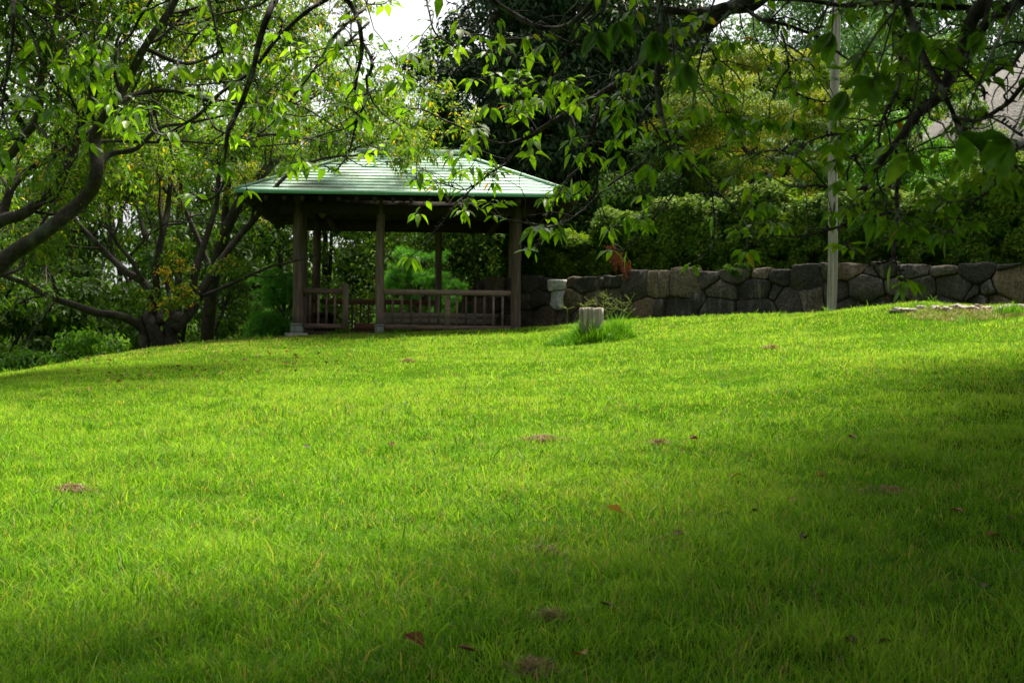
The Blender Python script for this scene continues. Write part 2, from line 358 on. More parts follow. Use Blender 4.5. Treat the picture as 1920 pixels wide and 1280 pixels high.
rng = np.random.default_rng(7)
def blades(m, P, h, w, lean, rnd, rng, seg=3):
    n = len(P); a = rng.uniform(0, 2*np.pi, n); D = np.stack([np.cos(a), np.sin(a), np.zeros(n)], 1)
    fa = rng.uniform(0, 2*np.pi, n); S = np.stack([np.cos(fa), np.sin(fa)*.6, np.zeros(n)], 1)
    h = h[:, None]; w = w[:, None]; lean = lean[:, None]; Zu = np.array([[0, 0, 1.]])
    def c(t): return P + Zu * h * (t - .28 * lean * t * t) + D * h * lean * t ** 2.2
    if seg == 3:
        V = np.stack([c(0) - S*w*.4, c(0) + S*w*.4, c(.45) - S*w*.5, c(.45) + S*w*.5, c(.8) - S*w*.3, c(.8) + S*w*.3, c(1)], 1).reshape(-1, 3)
        b = np.arange(n)[:, None] * 7
        m.add(V, [np.concatenate([b + [0,1,3,2], b + [2,3,5,4]]), b + [4,5,6]], np.repeat(rnd, 7))
    else:
        V = np.stack([c(0) - S*w*.5, c(0) + S*w*.5, c(.6) - S*w*.4, c(.6) + S*w*.4, c(1)], 1).reshape(-1, 3)
        b = np.arange(n)[:, None] * 5
        m.add(V, [b + [0,1,3,2], b + [2,3,4]], np.repeat(rnd, 5))

m = M()
bands = [(3.6, 7.5, 6800, 1.25, 3), (7.5, 11, 4600, 1.5, 3), (11, 16, 2700, 1.8, 2), (16, 22, 1350, 2.1, 2), (22, 31, 800, 2.8, 2)]
for (y0, y1, dens, ws, seg) in bands:
    wide = lambda y: .40 * y + .8
    A = (wide(y0) + wide(y1)) * (y1 - y0)
    n = int(A * dens); Yv = rng.uniform(y0, y1, n); Xv = rng.uniform(-1, 1, n) * wide(y1)
    k = np.abs(Xv) < wide(Yv); Xv = Xv[k]; Yv = Yv[k]
    # tufts: pull blades toward random tuft centres
    cl = vnoise(Xv * 5.5, Yv * 5.5, s=11); big = vnoise(Xv * .8, Yv * .8, s=12); mid = vnoise(Xv * 2.1, Yv * 2.1, s=13)
    br = bare(Xv, Yv)
    dw = np.interp(Xv, WX, WY) - Yv
    keep = (rng.random(len(Xv)) < .84 + .16 * cl + .05 * mid) & (rng.random(len(Xv)) > br * .8) & (dw > .12)
    keep &= Yv < np.interp(Xv, BX, BY) + 2.5
    keep &= ~((Xv > -4.05) & (Xv < .1) & (Yv > 26.15 + (Xv + 3.93) * .035) & (Yv < 29.2))
    Xv, Yv, cl, big, mid = (q[keep] for q in (Xv, Yv, cl, big, mid)); n = len(Xv)
    P = np.stack([Xv, Yv, gz(Xv, Yv) - .005], 1)
    h = (.045 + .03 * rng.random(n) + .02 * cl + .014 * big) * (1 + .5 * (rng.random(n) < .10)) * (1 + 1.1 * (rng.random(n) < .012))
    h = h * (1 + .22 * smooth(10, 6, Yv)) * (1 - .28 * smooth(10, 15, Yv))
    brow = smooth(-1.5, -4.5, Xv) * smooth(20.6, 22.2, Yv + .25 * np.sin(Xv * 2))
    h = np.clip(h, .018, .2) * (1 - .35 * brow)
    w = (.0026 + .0022 * rng.random(n)) * ws
    lean = rng.uniform(.1, 1.0, n) + .9 * (rng.random(n) < .25)
    rv = np.clip(.40 + .13 * big + .10 * mid + .10 * cl + .15 * rng.standard_normal(n) + .16 * smooth(7, 14, Yv), 0, .86)
    dry = rng.random(n) < .055 + .07 * (mid < -.3) + .06 * (vnoise(Xv * 1.3, Yv * 1.3, s=77) > .35) + .6 * brow * (rng.random(n) < .7)
    rv = rv - .16 * brow
    rv = np.where(dry, rng.uniform(.9, 1, n), rv)
    blades(m, P, h, w, lean, rv, rng, seg)
nt_ = 620; ty = 4.2 + 20 * rng.random(nt_) ** 1.4; tx = rng.uniform(-1, 1, nt_) * (.38 * ty + .4)
idx = np.repeat(np.arange(nt_), rng.integers(7, 15, nt_)); Xv = tx[idx] + rng.normal(0, .035, len(idx)); Yv = ty[idx] + rng.normal(0, .035, len(idx))
k = Yv < np.interp(Xv, BX, BY) ; k &= Yv < np.interp(Xv, WX, WY) - .4; k &= ~((Xv > -4.3) & (Xv < .4) & (Yv > 25.8)); idx, Xv, Yv = idx[k], Xv[k], Yv[k]; n = len(Xv)
blades(m, np.stack([Xv, Yv, gz(Xv, Yv)], 1), rng.uniform(.07, .15, n) * (.8 + .4 * rng.random(nt_)[idx]), rng.uniform(.004, .0075, n) * (1 + ty[idx] / 30), rng.uniform(.3, 1.5, n), np.clip((.1 + .4 * rng.random(nt_))[idx] + .06 * rng.standard_normal(n), 0, .8), rng)
tag(m.build('lawn_grass', G['grass']), 'short uneven green lawn grass covering the whole slope', 'grass', kind='stuff')

def lump(name, p, rx, ry, rz, mat, rng, seed, parent=None, sub=3, ang=0, amp=.3, freq=1.6):
    nu, nv = 18, 10; V = []; 
    u = np.linspace(0, 2*np.pi, nu, endpoint=False); v = np.linspace(0, np.pi, nv)
    for b in v:
        for a in u: V.append((math.sin(b)*math.cos(a), math.sin(b)*math.sin(a), math.cos(b)))
    V = np.array(V); d = 1 + amp * vnoise(V[:,0]*freq+seed*3.1, V[:,1]*freq, V[:,2]*freq, s=seed) + amp*.4 * vnoise(V[:,0]*4+seed, V[:,1]*4, V[:,2]*4, s=seed)
    V = V * d[:, None] * [rx, ry, rz]; c, s_ = math.cos(ang), math.sin(ang)
    V = np.stack([V[:,0]*c - V[:,1]*s_, V[:,0]*s_ + V[:,1]*c, V[:,2]], 1)
    q = [[i*nu+j, (i+1)*nu+j, (i+1)*nu+(j+1)%nu, i*nu+(j+1)%nu] for i in range(nv-1) for j in range(nu)]
    mm = M(); mm.add(V, [q], .5); o = mm.build(name, mat, parent, smooth_=True); o.location = p
    return o
for k, ((p, s), c) in enumerate(zip(clodpos, CLODS)):
    r = s * p[1] / F; e = empty('soil_clod', p, c[3], 'soil')
    lump('earth', (0, 0, .0), r * .6, r * .45, min(.028, r * .4) * (1.4 if k == 0 else .7), G['soil'], rng, 20 + k, e, amp=.45, freq=2.2)
    n = int(200 + 420 * min(1, r / .2)); a = rng.uniform(0, 2*np.pi, n); q = r * rng.random(n) ** .7 * 1.35
    dz = np.clip(1 - (q / r) ** 2, 0, 1) * .025
    mm = M(); blades(mm, np.stack([q*np.cos(a), q*np.sin(a)*.85, dz], 1), rng.uniform(.02, .055, n), rng.uniform(.002, .004, n) * (1 + p[1]/14), rng.uniform(.7, 1.8, n), rng.random(n), rng)
    mm.build('dead_grass', G['straw'], e)

LEAFPX = [(1389, 903, 'tan curled dead leaf left of the long soil streak', .75), (1530, 903, 'pale yellow dead leaf just above the long soil streak', .95),
          (1476, 953, 'tan dead leaf below the pale yellow one', .8), (1806, 974, 'large orange brown dead leaf standing in the shaded grass at right', .62),
          (1850, 1020, 'small orange curled leaf below the large orange one', .7), (739, 846, 'brown dead leaf in the sunny lawn left of the dry turf clod', .5),
          (581, 849, 'small dark dead leaf lying left of the brown one in the sunny lawn', .15), (1166, 975, 'thin straw coloured dead leaf left of the dark curled leaf', .9),
          (1406, 976, 'black curled dead leaf in the shaded grass', 0), (1262, 1018, 'rust red dead leaf above the small red pair', .35),
          (797, 1232, 'orange dead leaf at the bottom left of the earth patch', .55), (894, 1243, 'dark red dead leaf beside the flat earth patch', .25),
          (1082, 1250, 'tan curled leaf at the right end of the flat earth patch', .8), (1605, 1225, 'dark brown dead leaf at the bottom right of the lawn', .2),
          (1640, 1230, 'red brown dead leaf right of the dark brown one at the bottom', .35), (1123, 1150, 'black folded dead leaf in the deep grass', .02),
          (1510, 1025, 'dark brown curled leaf below the tan one in shade', .1), (1858, 1115, 'broad dark brown leaf near the right edge of the lawn', .15),
          (1905, 990, 'red brown upright leaf at the right edge', .3), (1592, 830, 'red dead leaf where the right shade begins', .4),
          (1210, 1055, 'small red leaf pair between the grass blades', .35), (1308, 832, 'rusty leaf at the upper edge of the shade', .4)]
def dryleaf(p, size, rv, rng, label, group=None):
    mm = M(); k = 1 if size < .09 else 1
    a = rng.uniform(0, 2*np.pi, 1); D = np.stack([np.cos(a), np.sin(a), [rng.uniform(0, .5)]], 1)
    Nn = np.array([[rng.uniform(-.5, .5), rng.uniform(-.5, .3), 1.0]])
    leaves(mm, np.zeros((1, 3)), D, Nn, size, size * .62, np.array([rv]), hi=True, droop=rng.uniform(-.2, .5), fold=rng.uniform(.15, .6))
    o = mm.build('fallen_leaf', G['dry']); o.location = p
    return tag(o, label, 'leaf', group)
for (a, b, lab, rv) in LEAFPX:
    p = hit(a, b); p[2] += .036; dryleaf(p, (.085 if rv > .5 else .066) + .0015 * p[1], rv, rng, lab)
for k in range(70):
    a = rng.uniform(120, 640); b = 650 + rng.uniform(-14, 60) + (560 - a) * .09
    p = hit(a, b, 12, 30); p[2] += .03
    dryleaf(p, rng.uniform(.05, .085), rng.choice([.1, .3, .5, .7]), rng, 'one of the small brown dead leaves strewn on the grassy bank left of the shelter', 'dead leaves on the left bank')

# edging stones at right
ES = [(1682, 560, 13, 7), (1698, 558, 12, 7), (1712, 561, 9, 5), (1728, 563, 8, 5), (1755, 573, 11, 6), (1775, 570, 10, 7), (1793, 575, 11, 8), (1806, 572, 12, 7), (1822, 577, 12, 5), (1834, 566, 10, 9), (1852, 575, 11, 6), (1873, 571, 10, 5), (1893, 575, 13, 6), (1912, 577, 12, 5)]
EL = ['leftmost pale stone of the edging row', 'second pale stone of the edging row, taller hump', 'small pale stone behind the low grass tuft', 'small flat stone in weeds before the gap',
      'rounded stone left of the broad leaved weed', 'grey stone behind the broad leaved weed', 'brown shadowed stone right of the weed', 'pinkish pale stone of the edging row', 'flat low stone on the dry straw',
      'tallest pointed brown stone of the edging row', 'pale stone right of the pointed brown one', 'small pale stone with a raised left end', 'long flat pale stone near the right edge', 'last pale stone at the right edge of the photo']
for k, (a, b, w, h) in enumerate(ES):
    Yd = 19.8 - .1 * (k % 3); p = at(a, b, Yd); g = float(gz(p[0], p[1])); r = w * Yd / F; hh = max(.06, h * Yd / F)
    o = lump('edging_stone', (p[0], p[1], g + hh * .18), r, r * .9, hh * .7, G['edge'] if k != 9 else G['soil'], rng, 40 + k, amp=.5, freq=2.4)
    tag(o, EL[k], 'stone', 'pale stones edging the top of the lawn')
e = hit(1860, 592); n = 2600
mm = M(); a = rng.uniform(0, 2*np.pi, n); q = np.sqrt(rng.random(n)); Xv = 6.45 + q*np.cos(a)*1.1; Yv = 19.3 + q*np.sin(a)*.6
blades(mm, np.stack([Xv, Yv, gz(Xv, Yv)], 1), rng.uniform(.03, .09, n), rng.uniform(.004, .008, n), rng.uniform(.6, 1.6, n), rng.random(n), rng)
tag(mm.build('dry_straw', G['straw']), 'pale dry straw lying in front of the edging stones', 'dry grass', kind='stuff')
CAN_N, CAN_P, SKY_S, SUN_S, EXPO = 1150, 240, .062, 4.4, 1.45
# ------------------------------------------------------------------ shelter
gaz = empty('garden_shelter', (-3.93, 26, 2.2), 'open wooden rest shelter with pale green stepped hip roof on the lawn', 'shelter', rz=R(2))
GW, GD = 4.0, 3.2
EX0, EX1, EY0, EY1 = -1.0, 5.07, -1.0, 4.2
ZE, ZR, RX0, RX1, RY = 2.50, 3.56, 1.03, 2.92, 1.6
def post(x, y, r, base, flare, seed):
    mm = M(); z = np.array([base, base + .25, .6, 1.2, 1.8, 2.5]); rr = r * np.array([1.28 if flare else 1.0, 1.16 if flare else 1.0, 1.06, 1.0, .98, .97])
    mm.tube(np.stack([x + .012*np.sin(z*2+seed), y + 0*z, z], 1), rr, 14, rnd=(seed * .37) % 1, wob=.05, seed=seed)
    return mm.build('post', G['post'], gaz, smooth_=True)
posts = [(0, 0, .09, .15, True), (1.5, 0, .078, .1, False), (4, 0, .092, -.1, False), (0, 3.2, .085, -.1, False), (2.5, 3.2, .07, -.1, False), (4, 3.2, .08, -.1, False), (0, .95, .07, -.1, False), (4, 2.25, .07, -.1, False)]
for k, (x, y, r, b, fl) in enumerate(posts):
    p = post(x, y, r, b, fl, k + 1)
    if k in (0, 1):
        mm = M(); mm.tube([(x, y, .0), (x, y, .07), (x, y, .17)], [r*1.5, r*1.38, r*1.32] if k == 0 else [r*1.15]*3, 16); c = mm.build('metal_collar', G['collar'], p, smooth_=True)
        mm = M(); mm.tube([(x, y, .15), (x, y, .19)], [r*1.40, r*1.36] if k == 0 else [r*1.2]*2, 16, rnd=.9); mm.build('collar_ring', G['collar'], p)
        mm = M(); mm.box((x-.2, y-.2, -.15), (x+.2, y+.2, .012)); mm.build('plinth', G['plinth'], p)
def part(name, mat, fn, parent=gaz):
    mm = M(); fn(mm); return mm.build(name, mat, parent)
# beams on the posts, ties, struts
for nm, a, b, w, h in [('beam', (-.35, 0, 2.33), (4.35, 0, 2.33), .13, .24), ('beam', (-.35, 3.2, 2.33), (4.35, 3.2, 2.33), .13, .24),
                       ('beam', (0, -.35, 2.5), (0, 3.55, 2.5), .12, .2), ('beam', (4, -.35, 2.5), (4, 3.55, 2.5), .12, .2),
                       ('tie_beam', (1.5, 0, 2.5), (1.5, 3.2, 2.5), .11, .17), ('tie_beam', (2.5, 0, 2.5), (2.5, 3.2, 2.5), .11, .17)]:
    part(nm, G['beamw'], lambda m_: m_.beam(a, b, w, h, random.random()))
for x in (1.5, 2.5): part('king_post', G['beamw'], lambda m_: m_.beam((x, 1.6, 2.55), (x, 1.6, 3.4), .11, .11, up=(0, 1, 0)))
for (x, y, sx, sy) in [(0, 0, 1, 1), (4, 0, -1, 1), (0, 3.2, 1, -1), (4, 3.2, -1, -1)]:
    part('log_brace', G['post'], lambda m_: m_.tube([(x + sx*.45, y + sy*.05, 2.16), (x + sx*.22, y + sy*.05, 2.5)], [.07, .07], 10, rnd=.3))
# roof
A = np.array([[EX0, EY0, ZE], [EX1, EY0, ZE], [EX1, EY1, ZE], [EX0, EY1, ZE]]); Rg = np.array([[RX0, RY, ZR], [RX1, RY, ZR]])
faces4 = [(A[0], A[1], Rg[0], Rg[1]), (A[1], A[2], Rg[1], Rg[1]), (A[2], A[3], Rg[1], Rg[0]), (A[3], A[0], Rg[0], Rg[0])]
mm = M(); rr_ = random.Random(5); NC = 13
for a, b, c, d in faces4:
    for i in range(NC):
        t0, t1 = i / NC, (i + 1) / NC
        l0, l1, u0, u1 = a*(1-t0)+c*t0, b*(1-t0)+d*t0, a*(1-t1)+c*t1, b*(1-t1)+d*t1
        up = np.array([0, 0, .02]); npn = max(1, int(np.linalg.norm(l1 - l0) / .95)); off = (i % 2) * .5
        ks = [0] + [min(1, (k + off) / npn) for k in range(1 if off == 0 else 0, npn + 1)]; ks = sorted(set(ks + [1.0]))
        for k0, k1 in zip(ks[:-1], ks[1:]):
            if k1 - k0 < .004: continue
            q = [l0*(1-k0)+l1*k0+up, l0*(1-k1)+l1*k1+up, u0*(1-k1)+u1*k1, u0*(1-k0)+u1*k0]
            e_ = 0.0
            q[0] = q[0] + [0, 0, e_]; q[1] = q[1] + [0, 0, e_]
            mm.add(q, [[[0, 1, 2, 3]]], rr_.random())
            mm.add([q[0], q[1], q[1] - up, q[0] - up], [[[3, 2, 1, 0]]], .1)
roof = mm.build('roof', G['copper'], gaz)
TH = .07
for a, b in zip(A, np.roll(A, -1, 0)):
    part('fascia', G['fascia'], lambda m_: m_.beam(a + [0, 0, -.02], b + [0, 0, -.02], .03, TH), roof)
for q, rg in zip(A, (Rg[0], Rg[1], Rg[1], Rg[0])):
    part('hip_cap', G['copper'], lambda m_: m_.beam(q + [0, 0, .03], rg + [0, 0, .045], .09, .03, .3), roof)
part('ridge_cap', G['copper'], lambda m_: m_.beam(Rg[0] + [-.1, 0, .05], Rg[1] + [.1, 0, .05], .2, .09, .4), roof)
mm = M(); dz = np.array([0, 0, -.075])
ins = [A[0]+[.03,.03,0], A[1]+[-.03,.03,0], A[2]+[-.03,-.03,0], A[3]+[.03,-.03,0]]
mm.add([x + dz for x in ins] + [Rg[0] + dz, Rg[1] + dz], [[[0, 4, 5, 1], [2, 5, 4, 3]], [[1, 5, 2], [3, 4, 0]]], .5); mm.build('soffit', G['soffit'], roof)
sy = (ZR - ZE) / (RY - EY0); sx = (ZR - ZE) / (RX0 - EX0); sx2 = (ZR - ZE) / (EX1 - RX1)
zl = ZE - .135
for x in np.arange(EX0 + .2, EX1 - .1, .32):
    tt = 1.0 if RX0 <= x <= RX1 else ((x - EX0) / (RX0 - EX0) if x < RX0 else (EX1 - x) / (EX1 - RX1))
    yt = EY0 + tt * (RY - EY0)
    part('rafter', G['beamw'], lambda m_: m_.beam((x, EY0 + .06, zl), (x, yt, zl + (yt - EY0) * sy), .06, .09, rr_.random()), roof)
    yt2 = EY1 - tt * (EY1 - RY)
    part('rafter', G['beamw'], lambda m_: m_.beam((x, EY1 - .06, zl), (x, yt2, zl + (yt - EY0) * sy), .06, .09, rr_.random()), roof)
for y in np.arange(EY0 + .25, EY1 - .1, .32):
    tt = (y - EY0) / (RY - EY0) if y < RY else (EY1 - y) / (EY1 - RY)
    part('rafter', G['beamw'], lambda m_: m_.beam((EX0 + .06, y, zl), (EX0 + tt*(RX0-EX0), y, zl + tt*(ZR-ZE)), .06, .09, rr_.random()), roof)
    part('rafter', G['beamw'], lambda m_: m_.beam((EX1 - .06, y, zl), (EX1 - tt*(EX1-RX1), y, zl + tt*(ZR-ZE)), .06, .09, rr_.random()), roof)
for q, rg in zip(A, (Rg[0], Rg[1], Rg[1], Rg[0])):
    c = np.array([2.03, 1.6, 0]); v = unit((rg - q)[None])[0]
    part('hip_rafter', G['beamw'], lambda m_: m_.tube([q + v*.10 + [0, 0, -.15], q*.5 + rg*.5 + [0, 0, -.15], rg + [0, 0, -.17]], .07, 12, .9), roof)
# railings: posts at (x), direction
def railing(p0, p1, newels=(), mat='rail', sp=.166, dbl=None, top=.79):
    p0 = np.array(p0, float); p1 = np.array(p1, float); L = np.linalg.norm(p1 - p0); u = (p1 - p0) / L
    r0 = part('railing', G[mat], lambda m_: m_.beam((*p0, top), (*p1, top), .08, .095, rr_.random()))
    part('bottom_rail', G[mat], lambda m_: m_.beam((*p0, .145), (*p1, .145), .07, .09, rr_.random()), r0)
    n = max(1, int(round(L / sp)) - 1)
    for k in range(n):
        q = p0 + u * (L * (k + 1) / (n + 1))
        if dbl is not None and abs(L*(k+1)/(n+1) - dbl) < sp * .5:
            part('stile', G[mat], lambda m_: m_.beam((*q, .08), (*q, .76), .10, .06, rr_.random(), up=(u[1], -u[0], 0)), r0)
        else:
            part('baluster', G[mat], lambda m_: m_.beam((*q, .18), (*q, .75), .04, .035, rr_.random(), up=(u[1], -u[0], 0)), r0)
    return r0
railing((1.57, 0), (3.92, 0), dbl=1.17); railing((.08, 0), (.83, 0))
part('newel_post', G['post'], lambda m_: m_.beam((.876, 0, .02), (.876, 0, .92), .10, .10, .6, up=(0, 1, 0)))
railing((0, .08), (0, .88)); railing((0, 1.02), (0, 3.1)); railing((4, .1), (4, 2.2)); railing((4, 2.3), (4, 3.1))
railing((.08, 3.2), (2.43, 3.2), mat='railred', top=.76); railing((3.1, 3.2), (3.92, 3.2), mat='railred', top=.76)
part('newel_post', G['post'], lambda m_: m_.beam((3.05, 3.2, .02), (3.05, 3.2, .92), .10, .10, .6, up=(0, 1, 0)))
def bench(m_):
    m_.box((1.45, 2.28, .29), (3.93, 2.32, .40), .4); m_.box((1.45, 2.275, .405), (3.93, 2.32, .51), .7)
bn = part('bench', G['bench'], bench)
for j in range(3): part('seat_plank', G['bench'], lambda m_: m_.box((1.43, 2.33 + j*.14, .47), (3.95, 2.46 + j*.14, .505), rr_.random()), bn)
for x in (1.6, 2.75, 3.8): part('leg', G['beamw'], lambda m_: m_.box((x-.04, 2.34, .06), (x+.04, 2.68, .466)), bn)
bn2 = part('bench', G['beamw'], lambda m_: m_.box((.12, 1.1, .40), (.5, 3.05, .445)))
for y in (1.25, 2.9): part('leg', G['beamw'], lambda m_: m_.box((.18, y-.04, .06), (.44, y+.04, .397)), bn2)
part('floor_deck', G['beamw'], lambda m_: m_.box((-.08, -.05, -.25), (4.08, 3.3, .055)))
part('threshold', G['railred'], lambda m_: m_.box((.94, 1.2, .12), (1.75, 1.3, .25)))

# ------------------------------------------------------------------ retaining wall
wd = np.concatenate([[0], np.cumsum(np.hypot(np.diff(WX), np.diff(WY)))])
def wpos(s, d=0.0):
    x = np.interp(s, wd, WX); y = np.interp(s, wd, WY); e = .4
    tx = np.interp(s + e, wd, WX) - np.interp(s - e, wd, WX); ty = np.interp(s + e, wd, WY) - np.interp(s - e, wd, WY)
    l = np.hypot(tx, ty); return x + ty / l * d, y - tx / l * d    # d>0 toward the lawn
SS = np.linspace(0, wd[-1], 4000); SXY = np.array(wpos(SS))
def wall_sz(px, py):
    r = ray(px, py); k = int(np.argmin(np.abs(SXY[0] / SXY[1] - r[0]))); return SS[k], EYE + r[2] * SXY[1][k]
seeds = [(994,535,.35),(1021,536,.3),(1049,529,'p'),(1075,526,.72),(1107,531,.28),(1150,528,.25),(1128,531,.26),(1196,542,.3),(1224,540,.68),(1252,538,.62),(1282,536,.6),(1335,522,.3),(1382,510,.35),(1422,513,.55),
 (987,562,.45),(1014,562,.42),(1052,561,'p'),(1080,566,.8),(1120,564,.6),(1150,560,.5),(1172,562,.35),(987,595,.5),(1022,592,.62),(1057,594,.55),(1100,592,.5),(1140,592,.3),(1172,590,.25),(1210,577,.75),(1242,577,.4),(1275,577,.12),(1317,562,.12),
 (1360,549,.45),(1415,547,.08),(1355,575,.15),(1400,580,.2),(1468,518,.12),(1514,521,.1),(1546,517,.3),(1584,510,.6),(1625,526,.4),(1618,545,.4),(1674,507,.25),(1720,506,.3),(1766,505,.45),(1828,503,.05),(1893,502,.05),(1445,550,.1),
 (1478,561,.3),(1525,553,.5),(1576,548,.3),(1682,537,.4),(1733,541,.35),(1779,540,.3),(1812,547,.28),(1866,541,.25),(1910,532,.7),(1416,577,.1),(1880,565,.6),(1840,568,.2),(1700,570,.2),(1760,570,.3),(1900,548,.4),(1640,570,.3),(1600,575,.3)]
sd = []
rs = random.Random(3)
for a, b, c in seeds:
    s, z = wall_sz(a, b); sd.append((s, z, c))
smin = min(q[0] for q in sd) - .15; smax = max(q[0] for q in sd) + .3
for rng_s in ((0.05, smin), (smax, wd[-1])):
    s = rng_s[0]
    while s < rng_s[1]:
        z = 3.2
        while z > 1.9:
            sd.append((s + rs.uniform(-.1, .1), z + rs.uniform(-.06, .06), rs.choice([.1, .25, .3, .45, .6]))); z -= rs.uniform(.3, .42)
        s += rs.uniform(.42, .62)
s = smin
while s < smax:   # fill the part hidden under the lawn edge
    sd.append((s, 2.05 + rs.uniform(-.06, .06), .3)); s += .5
def clip(poly, a, b, c):
    out = []
    for i in range(len(poly)):
        p, q = poly[i], poly[(i+1) % len(poly)]; fp = a*p[0]+b*p[1]-c; fq = a*q[0]+b*q[1]-c
        if fp <= 0: out.append(p)
        if (fp < 0 < fq) or (fq < 0 < fp):
            t = fp / (fp - fq); out.append((p[0]+(q[0]-p[0])*t, p[1]+(q[1]-p[1])*t))
    return out
wall = empty('retaining_wall', (4.06, 24.6, 2.5), 'dark dry stone retaining wall of large fitted boulders behind the lawn', 'wall')
wl = np.array(wall.location)
AN = 1.4  # stones wider than tall
stones = M()
wt = [rs.uniform(-.035, .04) if q[2] != 'p' else 0 for q in sd]
for i, (s, z, c) in enumerate(sd):
    top = 3.40 + .045 * math.sin(s * 1.7) + .03 * math.sin(s * 5.1)
    poly = [(s - .7, 1.7), (s + .7, 1.7), (s + .7, top), (s - .7, top)]
    for j, (s2, z2, c2) in enumerate(sd):
        if j == i or abs(s2 - s) > 1.5: continue
        a = (s2 - s) / AN**2; b = (z2 - z); cc = a * (s2 + s) / 2 + b * (z2 + z) / 2 + (wt[i] - wt[j]) / 2
        poly = clip(poly, a, b, cc)
        if len(poly) < 3: break
    if len(poly) < 3: continue
    # resample the outline
    pts = []
    for k in range(len(poly)):
        p, q = np.array(poly[k]), np.array(poly[(k+1) % len(poly)]); n = max(1, int(np.hypot(*(q-p)) / .05))
        pts += [p + (q-p)*t for t in np.arange(n)/n]
    pts = np.array(pts); 
    if len(pts) < 6: continue
    cen = pts.mean(0)
    pts = (np.roll(pts, 1, 0) + pts*6 + np.roll(pts, -1, 0)) / 8
    pts = pts + .018 * np.stack([vnoise(pts[:,0]*5, pts[:,1]*5, s=3), vnoise(pts[:,0]*5+9, pts[:,1]*5, s=4)], 1)
    size = np.hypot(*(pts - cen).T).mean(); rings = []; thick = rs.uniform(.035, .085); tilt = rs.uniform(-.16, .10); tlx = rs.uniform(-.12, .12); fa_ = rs.uniform(0, 6.28); fdir = np.array([math.cos(fa_), math.sin(fa_)])
    for sc, dp in ((1 - .003/size, -.22), (1 - .005/size, -.02), (1 - .010/size, thick*.62), (1-.022/size, thick*.95), (.62, thick*1.0), (.3, thick*1.0)):
        rg = cen + (pts - cen) * max(sc, .2); d = dp + (.022 * vnoise(rg[:,0]*4+i, rg[:,1]*4, s=8) + .012 * vnoise(rg[:,0]*13+i, rg[:,1]*13, s=9) + tilt * (rg[:,1] - cen[1]) + tlx * (rg[:,0] - cen[0]) - np.maximum(0, (rg - cen) @ fdir - size * .25) * .35) * (1 if sc < .95 else .7)
        if dp < 0: d = np.full(len(rg), dp)
        x, y = wpos(rg[:, 0], d + .04); rings.append(np.stack([x, y, rg[:, 1]], 1))
    n = len(pts); x, y = wpos(np.array([cen[0]]), thick*1.27 + .04); V = np.vstack(rings + [np.array([[x[0], y[0], cen[1]]])]) - wl
    jj = np.arange(n); q = []
    for r_ in range(5): q.append(np.stack([r_*n + jj, r_*n + (jj+1) % n, (r_+1)*n + (jj+1) % n, (r_+1)*n + jj], 1))
    t3 = np.stack([5*n + jj, 5*n + (jj+1) % n, np.full(n, 6*n)], 1)
    if c == 'p':
        mp_ = M(); mp_.add(V, q + [t3], .5); o = mp_.build('granite_block', G['palestone'], wall, smooth_=True)
        o['label'] = 'pale grey granite block among the dark boulders'
    else: stones.add(V, q + [t3], c)
stones.build('boulders', G['stone'], wall, smooth_=True)
core = M(); sv = np.linspace(0, wd[-1], 90); x0, y0 = wpos(sv, -.01); x1, y1 = wpos(sv, -.5); n = len(sv)
V = np.vstack([np.stack([x0, y0, 0*sv + 1.6], 1), np.stack([x0, y0, 0*sv + 3.3], 1), np.stack([x1, y1, 0*sv + 3.31], 1), np.stack([x1, y1, 0*sv + 1.6], 1)]) - wl
j = np.arange(n - 1); core.add(V, [np.vstack([np.stack([a*n+j, a*n+j+1, (a+1)*n+j+1, (a+1)*n+j], 1) for a in range(3)])])
core.build('earth_fill', G['soil'], wall)

# ------------------------------------------------------------------ foliage generators
Zu = np.array([[0, 0, 1.]])
def rdir(rng, n): return unit(rng.standard_normal((n, 3)))
def cloud(m, C, rad, per, L, rng, W=.5, flat=.75, up=.7, shell=.45, base=.45, var=.25, keep=None, down=.3, ls=.3, drp=.2, out=.6):
    C = np.asarray(C, float); n = len(C); rad = np.broadcast_to(rad, (n,)); per = np.broadcast_to(per, (n,)).astype(int)
    idx = np.repeat(np.arange(n), per); N_ = len(idx); u = rdir(rng, N_)
    r = rad[idx] * (shell + (1 - shell) * rng.random(N_)) * (1 + .22 * vnoise(u[:,0]*2.2 + idx*1.7, u[:,1]*2.2, u[:,2]*2.2, s=4))
    P = C[idx] + u * r[:, None] * [1, 1, flat]
    cv = rng.uniform(-var, var, n)[idx]
    rv = np.clip(base + cv + .16 * rng.standard_normal(N_), 0, .999)
    if keep is not None:
        k = keep(P); P, u, rv = P[k], u[k], rv[k]; N_ = len(P)
    Nn = unit(u * out + Zu * up + rdir(rng, N_) * .55)
    D = unit(np.cross(Nn, rdir(rng, N_)) - Zu * down)
    l = L * (1 + ls * rng.uniform(-1, 1, N_))
    leaves(m, P, D, Nn, l, l * W, rv, droop=drp)

